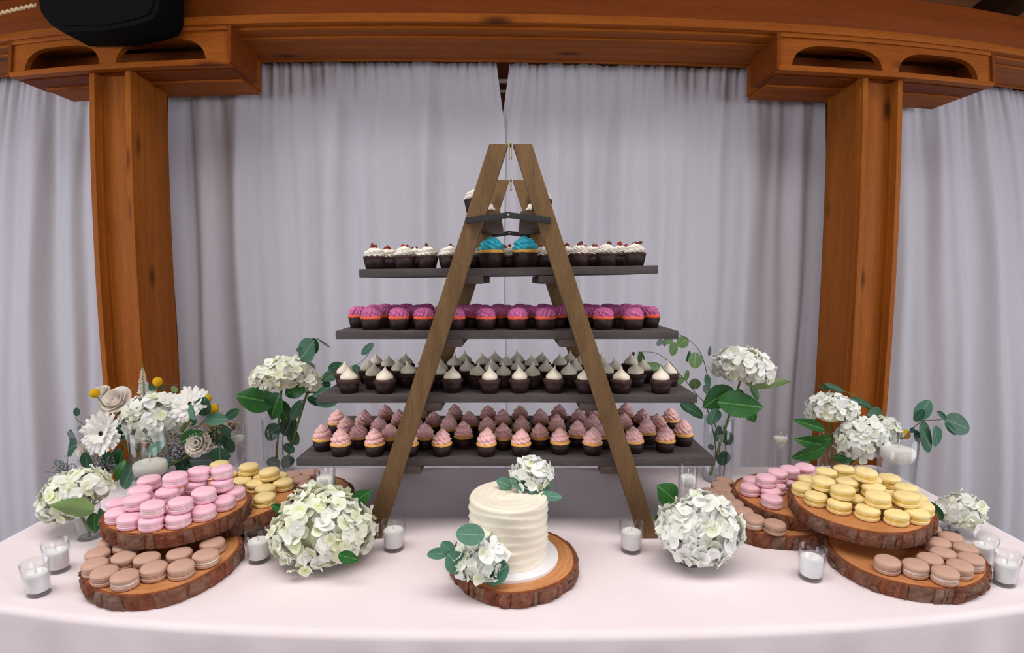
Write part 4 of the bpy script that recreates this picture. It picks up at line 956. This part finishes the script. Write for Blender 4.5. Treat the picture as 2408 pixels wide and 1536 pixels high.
branch('eucalyptus branch with small leaves arching up past the magenta shelf end', V(b, TZ + 0.012) + Vector((0.01, 0, 0)), [(1690, 1040), (1672, 960), (1662, 880), (1642, 822), (1600, 788), (1570, 790)],
       [(1592, 814, 35, 32, 0.85, 'o'), (1584, 803, 266, 34, 0.6, 'o'), (1582, 797, 200, 24, 0.7, 'o'), (1634, 828, 268, 38, 1.0, 'o'), (1621, 824, 262, 28, 0.35, 'd'), (1556, 797, 235, 20, 0.7, 'g'), (1563, 797, 265, 18, 0.5, 'g'), (1666, 838, 80, 24, 0.4, 'd'), (1660, 880, 285, 34, 0.5, 'e')], 1.45, r=0.0016)
branch('eucalyptus branch with olive leaves reaching over the cream peak cupcakes, opposite gerberas', V(b, TZ + 0.012) + Vector((-0.01, 0.01, 0)), [(1682, 1050), (1662, 960), (1640, 930), (1600, 882), (1572, 850), (1540, 830), (1500, 828)],
       [(1562, 870, 168, 48, 0.6, 'o'), (1506, 826, 278, 38, 0.42, 'o'), (1492, 828, 232, 18, 0.5, 'd'), (1608, 892, 200, 26, 0.8, 'o'), (1610, 897, 72, 28, 0.42, 'o'), (1632, 890, 280, 28, 0.95, 'o'), (1598, 948, -20, 44, 0.7, 'd'), (1605, 952, -28, 55, 0.55, 'd'), (1682, 960, 262, 44, 1.0, 'e', -0.05), (1655, 905, 300, 26, 0.7, 'g')], 1.45, r=0.0016)
branch('eucalyptus stem drowned in the tall vase behind the brown macaron cluster', V(b, TZ + 0.012) + Vector((0.02, 0, 0)), [(1706, 1060), (1700, 1000)],
       [(1690, 1000, 265, 40, 0.6, 'd'), (1706, 1012, 280, 36, 0.8, 'd'), (1702, 1060, 270, 38, 0.9, 'd'), (1680, 1052, 170, 20, 0.7, 'd')], 1.45)
# bouquet behind the tall yellow macaron pile
b = at_y(1960, 1090, 1.43); b.z = TZ
vase(b, 0.042, 0.135, 'clear glass vase holding the white hydrangeas behind the yellow macarons', water=0.6)
t = hydrangea(V(b, TZ + 0.012), at_y(1955, 966, 1.42), (0.062, 0.056, 0.048), 88, 0.030, 'hydrangea_white', 'white hydrangea with green underside, higher one behind yellow macarons', rot=(R(-14), 0, 0), low=-0.35)
for a in ((1942, 1012, 1.38, 160, 82, 0.32), (1950, 1050, 1.37, 168, 84, 0.42), (1938, 1052, 1.36, 202, 78, 0.5), (1955, 1030, 1.37, 200, 48, 0.75), (1960, 1075, 1.37, -5, 60, 0.45), (1970, 990, 1.39, 40, 30, 0.6)): put_leaf(t, *a, 'h')
t = hydrangea(V(b, TZ + 0.012) + Vector((0.012, -0.006, 0)), at_y(2028, 1032, 1.37), (0.066, 0.060, 0.060), 104, 0.031, 'hydrangea_white', 'white hydrangea, lower and larger one behind yellow macarons')
t = hydrangea(V(b, TZ + 0.012) + Vector((0.015, 0.01, 0)), at_y(2082, 1020, 1.44), (0.040, 0.038, 0.044), 44, 0.030, 'hydrangea_white', 'white hydrangea seen through the candle cylinder behind yellow macarons')
branch('eucalyptus branch with dark narrow leaves before the cedar post, behind white hydrangeas', V(b, TZ + 0.012) + Vector((0, 0.012, 0)), [(1990, 1030), (2050, 985), (2050, 965), (2015, 935), (1975, 915), (1945, 908)],
       [(1985, 922, 158, 52, 0.28, 'd'), (1998, 936, -22, 62, 0.30, 'd'), (2012, 942, 200, 44, 0.4, 'g'), (2040, 975, -10, 56, 0.75, 'd'), (2030, 985, -30, 60, 0.5, 'd'), (1955, 915, 165, 34, 0.35, 'd')], 1.46, stem='stem_green')
branch('eucalyptus branch with big blue-green leaves reaching out beyond the yellow macarons', V(b, TZ + 0.012) + Vector((0.02, 0, 0)), [(2040, 1060), (2110, 1040), (2150, 1005), (2172, 990), (2205, 988), (2240, 982)],
       [(2156, 990, 58, 58, 0.62, 'e'), (2152, 992, 70, 36, 0.7, 'd'), (2162, 1000, -52, 86, 0.85, 'd', -0.03), (2196, 1004, -58, 68, 0.55, 'e'), (2222, 985, -22, 84, 0.62, 'd'), (2222, 992, -42, 52, 0.30, 'e'), (2203, 968, -32, 46, 0.32, 'd'), (2150, 1006, 230, 16, 0.7, 'd'), (2150, 1012, -60, 40, 0.6, 'd')], 1.42)

def ball_flower(base, px, py, Y, r, label):
    c = at_y(px, py, Y); base = Vector(base)
    t = thing('craspedia', label, 'flower', base, group='yellow ball flowers')
    rr = random.Random(int(px))
    def fn(u, v):
        a = 2 * math.pi * u; ph = math.pi * v; k = 1 + 0.05 * math.sin(13 * a) * math.sin(11 * ph)
        return (r * k * math.sin(ph) * math.cos(a), r * k * math.sin(ph) * math.sin(a), -r * math.cos(ph))
    obj('flower_ball', MB().grid(fn, 40, 20, True).mesh('flower_ball', 'craspedia', weld=1e-6), t, c - base)
    obj('stem', MB().tube([p - base for p in crv([base, base.lerp(c, 0.6) + Vector((0.004, 0, 0)), c], 6)], 0.0016, 6).mesh('stem', 'stem_green'), t)
ball_flower(V(b, TZ + 0.012) + Vector((0.025, 0.01, 0)), 2128, 1022, 1.44, 0.0150, 'yellow ball flower peeking over the candle cylinder behind yellow macarons')

# ------------------------------------------------------------------ gerbera bouquet at the table end
YB = 1.45
b = at_y(352, 1080, YB); b.z = TZ; bs = V(b, TZ + 0.012)
vase(b, 0.048, 0.13, 'clear glass vase hidden under the gerbera bouquet', water=0.6)
def bsj(): return bs + Vector((jit(0.025), jit(0.025), 0))
t = hydrangea(bsj(), at_y(366, 988, 1.43), (0.088, 0.076, 0.074), 140, 0.036, 'hydrangea_white', 'large pure white hydrangea at the heart of the gerbera bouquet')
put_leaf(t, 425, 1040, 1.36, 25, 62, 0.6, 'h'); put_leaf(t, 290, 1060, 1.36, 240, 60, 0.6, 'h')
GP = [MB().grid(lambda u, v, c=c: (0.24 + 0.76 * u, (v - 0.5) * 0.25 * math.sin(math.pi * (0.10 + 0.78 * u)) ** 0.55, c * u * u + 0.06 * u - 0.10 * abs(v - 0.5)), 7, 5).mesh('petal', 'gerbera_petal') for c in (0.02, 0.12, -0.06)]
GR = MB().lathe([(0.0, 0.045), (0.12, 0.05), (0.20, 0.055), (0.27, 0.04), (0.29, 0.0), (0.22, -0.05), (0.06, -0.10)], 28).mesh('centre_ring', 'gerbera_ring')
GE = MB().lathe([(0.0, 0.075), (0.06, 0.072), (0.105, 0.055), (0.11, 0.03)], 18).mesh('dark_eye', 'gerbera_eye')
def gerbera(px, py, Y, r, nrm, label):
    c = at_y(px, py, Y); base = bsj()
    t = thing('gerbera', label, 'flower', base, group='gerbera daisies')
    M = frame(c - base, Vector((1, 0, 0.1)), nrm, (r, r, r))
    rg = obj('centre_ring', GR, t, mat=M); obj('dark_eye', GE, rg)
    for ring, (n, s, up) in enumerate(((28, 1.0, 0.0), (24, 0.86, 0.14), (18, 0.52, 0.30))):
        for i in range(n):
            a = 2 * math.pi * (i + 0.5 * ring) / n + jit(0.06)
            P = Matrix.Rotation(a, 4, 'Z') @ Matrix.Rotation(-up - jit(0.10), 4, 'Y') @ Matrix.Diagonal((s * rng.uniform(0.92, 1.06), 1, 1, 1))
            obj('petal', rng.choice(GP), t, mat=M @ Matrix.Translation((0, 0, 0.01 * ring)) @ P)
    nn = Vector(nrm).normalized()
    obj('stem', MB().tube([p - base for p in crv([base, c - nn * 0.06, c - nn * r * 0.08], 6)], 0.0028, 7).mesh('stem', 'stem_green'), t)
gerbera(238, 1020, 1.31, 0.060, (0.25, -1, 0.30), 'white gerbera daisy facing out beside the candle cylinder')
gerbera(447, 950, 1.36, 0.053, (0.30, -0.75, 0.62), 'white gerbera daisy at the back of the bouquet tilted upward')
def layered(name, px, py, Y, r, nrm, rings, mat, label, ruffle=0.0, cat='flower', group='roses and carnations'):
    c = at_y(px, py, Y); base = bsj(); t = thing(name, label, cat, base, group=group)
    M = frame(c - base, Vector((1, 0, 0.1)), nrm, (r, r, r))
    for k, (n, rad, hgt, flare, w_) in enumerate(rings):
        def fn(u, v, rad=rad, hgt=hgt, flare=flare, w_=w_):
            a = (u - 0.5) * w_; q = v
            rr_ = rad * (0.35 + 0.65 * q ** 0.6) + flare * q ** 3 + ruffle * math.sin(u * 16) * q
            z = hgt * (q ** 0.9) - 0.10 * ((u - 0.5) * 2) ** 2 * q + ruffle * 0.7 * math.sin(u * 21 + 1) * q - 0.45
            return (rr_ * math.cos(a), rr_ * math.sin(a), z)
        me = MB().grid(fn, 11 if not ruffle else 19, 7).mesh('petal', mat)
        for i in range(n):
            obj('petal', me, t, mat=M @ Matrix.Rotation(2 * math.pi * (i + 0.37 * k) / n + jit(0.15), 4, 'Z') @ Matrix.Rotation(jit(0.08), 4, 'Y'))
    nn = Vector(nrm).normalized()
    obj('stem', MB().tube([p - base for p in crv([base, c - nn * 0.05, c - nn * r * 0.4], 6)], 0.0028, 7).mesh('stem', 'stem_green'), t)
ROSE = [(3, 0.20, 0.85, 0.0, 2.6), (4, 0.36, 0.90, 0.02, 2.0), (5, 0.54, 0.85, 0.10, 1.7), (5, 0.72, 0.70, 0.22, 1.6), (6, 0.82, 0.48, 0.34, 1.4)]
CARN = [(5, 0.22, 0.95, 0.05, 1.6), (7, 0.42, 0.92, 0.12, 1.3), (9, 0.62, 0.78, 0.2, 1.1), (11, 0.80, 0.55, 0.2, 1.0)]
layered('rose', 270, 942, 1.45, 0.042, (-0.15, -0.8, 0.75), ROSE, 'rose_petal', 'ivory rose open beside the flower spike in the gerbera bouquet')
layered('rose', 236, 920, 1.47, 0.024, (-0.3, -0.4, 0.9), ROSE, 'rose_petal', 'small ivory rose behind the outermost yellow ball flower')
layered('carnation', 466, 1044, 1.36, 0.037, (0.35, -0.8, 0.5), CARN, 'carnation_petal', 'cream ruffled carnation low in the gerbera bouquet', 0.05)
layered('carnation', 196, 1062, 1.33, 0.022, (-0.3, -0.9, 0.3), CARN, 'carnation_petal', 'small cream button bloom below the outward gerbera, outer one', 0.04)
layered('carnation', 224, 1074, 1.33, 0.022, (0.1, -0.95, 0.25), CARN, 'carnation_petal', 'small cream button bloom below the outward gerbera, inner one', 0.04)
for px, py, Y, text in ((222, 925, 1.42, 'outermost, in front of the ivory rose'), (370, 898, 1.44, 'highest, beside the flower spike'), (485, 938, 1.42, 'half hidden behind the back gerbera'), (502, 962, 1.40, 'in front of the round eucalyptus leaves')):
    ball_flower(bsj(), px, py, Y, 0.0135, 'yellow ball flower in the gerbera bouquet, ' + text)
# flower spike
base = bsj(); tp, bt = at_y(334, 852, 1.45), at_y(338, 930, 1.45)
t = thing('veronica_spike', 'white tapering flower spike rising from the gerbera bouquet', 'flower', base)
obj('stem', MB().tube([p - base for p in crv([base, bt, tp], 8)], [0.0022] * 9 + [0.0022 - 0.0002 * i for i in range(8)], 6).mesh('stem', 'stem_green'), t)
mb = MB()
for i in range(170):
    q = i / 170; a = i * 2.4; ax = bt.lerp(tp, q * 0.82) - base; rr_ = 0.0150 * (1 - q) ** 0.7 * (0.8 + 0.4 * rng.random()) + 0.0015
    d = Vector((math.cos(a), math.sin(a), 0.25)); mb.tube([ax + d * rr_ * 0.2, ax + d * rr_], [0.0004, 0.0012 * (1 - 0.4 * q)], 5)
tag(obj('bud_cluster', mb.mesh('bud_cluster', 'veronica_white'), t), kind='stuff')
# filler sprays: tiny buds on wiry stems
def spray(px, py, Y, rx, rz, n, mat, label, seed):
    rr = random.Random(seed); base = bsj(); c = at_y(px, py, Y)
    t = thing('filler_spray', label, 'spray', base, group='filler sprays')
    mb = MB(); ms = MB()
    for i in range(n):
        p = c + Vector((rr.gauss(0, rx * 0.45), rr.gauss(0, rx * 0.35), rr.gauss(0, rz * 0.45)))
        mb.ball(p - base, rr.uniform(0.0014, 0.0030), 5, 4)
        if i % 4 == 0: ms.tube([c - Vector((0, -0.01, rz * 0.8)) - base, p - base], 0.0006, 4)
    ms.tube([base - base, c - Vector((0, -0.01, rz * 0.8)) - base], 0.0012, 5)
    tag(obj('bud_cluster', mb.mesh('bud_cluster', mat), t), kind='stuff'); obj('stem', ms.mesh('stem', 'stem_brown'), t)
spray(502, 1010, 1.40, 0.030, 0.055, 240, 'spray_tan', 'tan seeded spray in the gerbera bouquet beside round leaves', 1)
spray(545, 1000, 1.43, 0.03, 0.02, 60, 'spray_tan', 'thin tan spray trailing above the small candle cylinder', 2)
spray(415, 1058, 1.36, 0.045, 0.03, 260, 'spray_grey', 'grey misty spray between the candle cylinder and the carnation', 3)
spray(235, 1098, 1.34, 0.06, 0.03, 300, 'spray_grey', 'grey misty spray below the small button blooms', 4)
spray(150, 1100, 1.36, 0.04, 0.025, 120, 'spray_grey', 'grey misty spray at the outer edge of the gerbera bouquet', 5)
branch('eucalyptus branch with round green leaves at the outer edge of the gerbera bouquet', bsj(), [(300, 1080), (220, 1070), (185, 1050), (165, 1075)],
       [(182, 1044, 205, 52, 0.95, 'd', -0.02), (206, 1108, 84, 52, 0.6, 'd', -0.05), (152, 1096, 155, 30, 0.6, 'g'), (160, 1110, 190, 24, 0.5, 'g'), (262, 1090, 60, 46, 0.5, 'd'), (290, 1150, 62, 70, 0.5, 'd', -0.10), (176, 1030, 140, 24, 0.6, 'g'), (150, 1125, 200, 22, 0.4, 'g'), (250, 1060, 280, 50, 0.6, 'd')], 1.37)
branch('eucalyptus sprig with tiny leaves above the outward gerbera', bsj(), [(290, 1040), (225, 1015), (190, 995), (175, 980)],
       [(180 + 12 * i + jit(4), 985 + (i * 17) % 50 + jit(6), rng.uniform(60, 250), rng.uniform(16, 26), 0.75, 'g' if i % 2 else 'd') for i in range(7)] + [(168, 1010, 250, 22, 0.7, 'd'), (172, 1025, 230, 20, 0.7, 'g')], 1.42)
branch('eucalyptus branch with round leaves trailing beside the small candle cylinder', bsj(), [(420, 1030), (470, 1000), (500, 995), (520, 1020), (520, 1060)],
       [(458, 988, 118, 42, 0.6, 'e', -0.10), (474, 978, 72, 48, 0.85, 'd', -0.04), (482, 986, 4, 60, 0.5, 'e', -0.03), (528, 985, 30, 40, 0.6, 'd'), (512, 998, 285, 50, 0.95, 'd'), (516, 1052, 268, 40, 1.3, 'd', -0.04), (505, 1040, 20, 34, 0.7, 'd'), (445, 1085, 0, 60, 0.6, 'g'), (410, 1080, 200, 40, 0.6, 'd'), (528, 1030, 300, 40, 0.8, 'd'), (340, 1068, 25, 64, 0.5, 'e', -0.06)], 1.40)
branch('thin eucalyptus twig behind the highest yellow ball flower', bsj(), [(360, 950), (372, 915), (395, 905), (420, 905)], [(355, 918, 150, 30, 0.6, 'd'), (345, 925, 30, 34, 0.6, 'd'), (385, 905, 250, 20, 0.6, 'd'), (405, 908, 300, 18, 0.8, 'o'), (425, 905, 30, 14, 0.5, 'g')], 1.47, r=0.0012)
# dark greenery inside the bouquet
for k, (px, py, ang, text) in enumerate(((300, 1010, 140, 'towards the outward gerbera'), (420, 990, 40, 'towards the back gerbera'), (300, 1100, 200, 'above the drooping hydrangea'), (430, 1075, 330, 'under the carnation'))):
    branch('dark leafy stem filling the gerbera bouquet ' + text, bsj(), [(350, 1050), (px, py)], [(px + jit(20), py + jit(20), ang + jit(60), rng.uniform(40, 60), 0.6, 'd', 0.03) for _ in range(6)], 1.43, name='foliage_stem')

# ------------------------------------------------------------------ flowers on the cake
ZT = CZ + 0.006 + CH
c = at_y(1252, 1116, 1.030); base = Vector((c.x, c.y, ZT))
t = hydrangea(base, c, (0.038, 0.036, 0.033), 50, 0.026, 'hydrangea_white', 'small white hydrangea sitting on top of the cream cake', bend=base.lerp(c, 0.5))
t = thing('eucalyptus_sprig', 'eucalyptus leaves laid under the hydrangea on top of the cake', 'sprig', base, group='cake eucalyptus sprigs')
obj('stem', MB().tube([(-0.03, -0.01, 0.004), (0, 0, 0.005), (0.035, -0.012, 0.004)], 0.0012, 6).mesh('stem', 'stem_green'), t)
for a in ((1204, 1146, 1.02, 152, 40, 0.75), (1243, 1152, 1.005, 148, 52, 0.55), (1272, 1148, 1.02, 18, 30, 0.75), (1238, 1151, 1.00, -10, 62, 0.36), (1272, 1164, 0.985, -8, 50, 0.5)): put_leaf(t, *a, 'e', nrm=(jit(0.2), -0.7, 0.8))
c = at_y(1128, 1312, 0.905); base = Vector((c.x + 0.01, c.y, TZ + 0.0275))
t = hydrangea(base, c, (0.047, 0.042, 0.040), 66, 0.028, 'hydrangea_white', 'white hydrangea leaning on the front of the cream cake', bend=base.lerp(c, 0.5))
t = thing('eucalyptus_sprig', 'eucalyptus leaves around the hydrangea at the foot of the cake', 'sprig', base, group='cake eucalyptus sprigs')
obj('stem', MB().tube([(-0.06, -0.01, 0.022), (-0.03, -0.01, 0.02), (0.03, -0.02, 0.012)], 0.0013, 6).mesh('stem', 'stem_green'), t)
for a in ((1141, 1258, 0.875, 178, 70, 0.72), (1056, 1300, 0.895, 184, 54, 0.5), (1068, 1302, 0.885, 138, 42, 0.75), (1052, 1302, 0.875, -48, 62, 0.85), (1196, 1328, 0.880, 216, 72, 0.72)): put_leaf(t, *a, 'e', nrm=(jit(0.2), -0.8, 0.6))
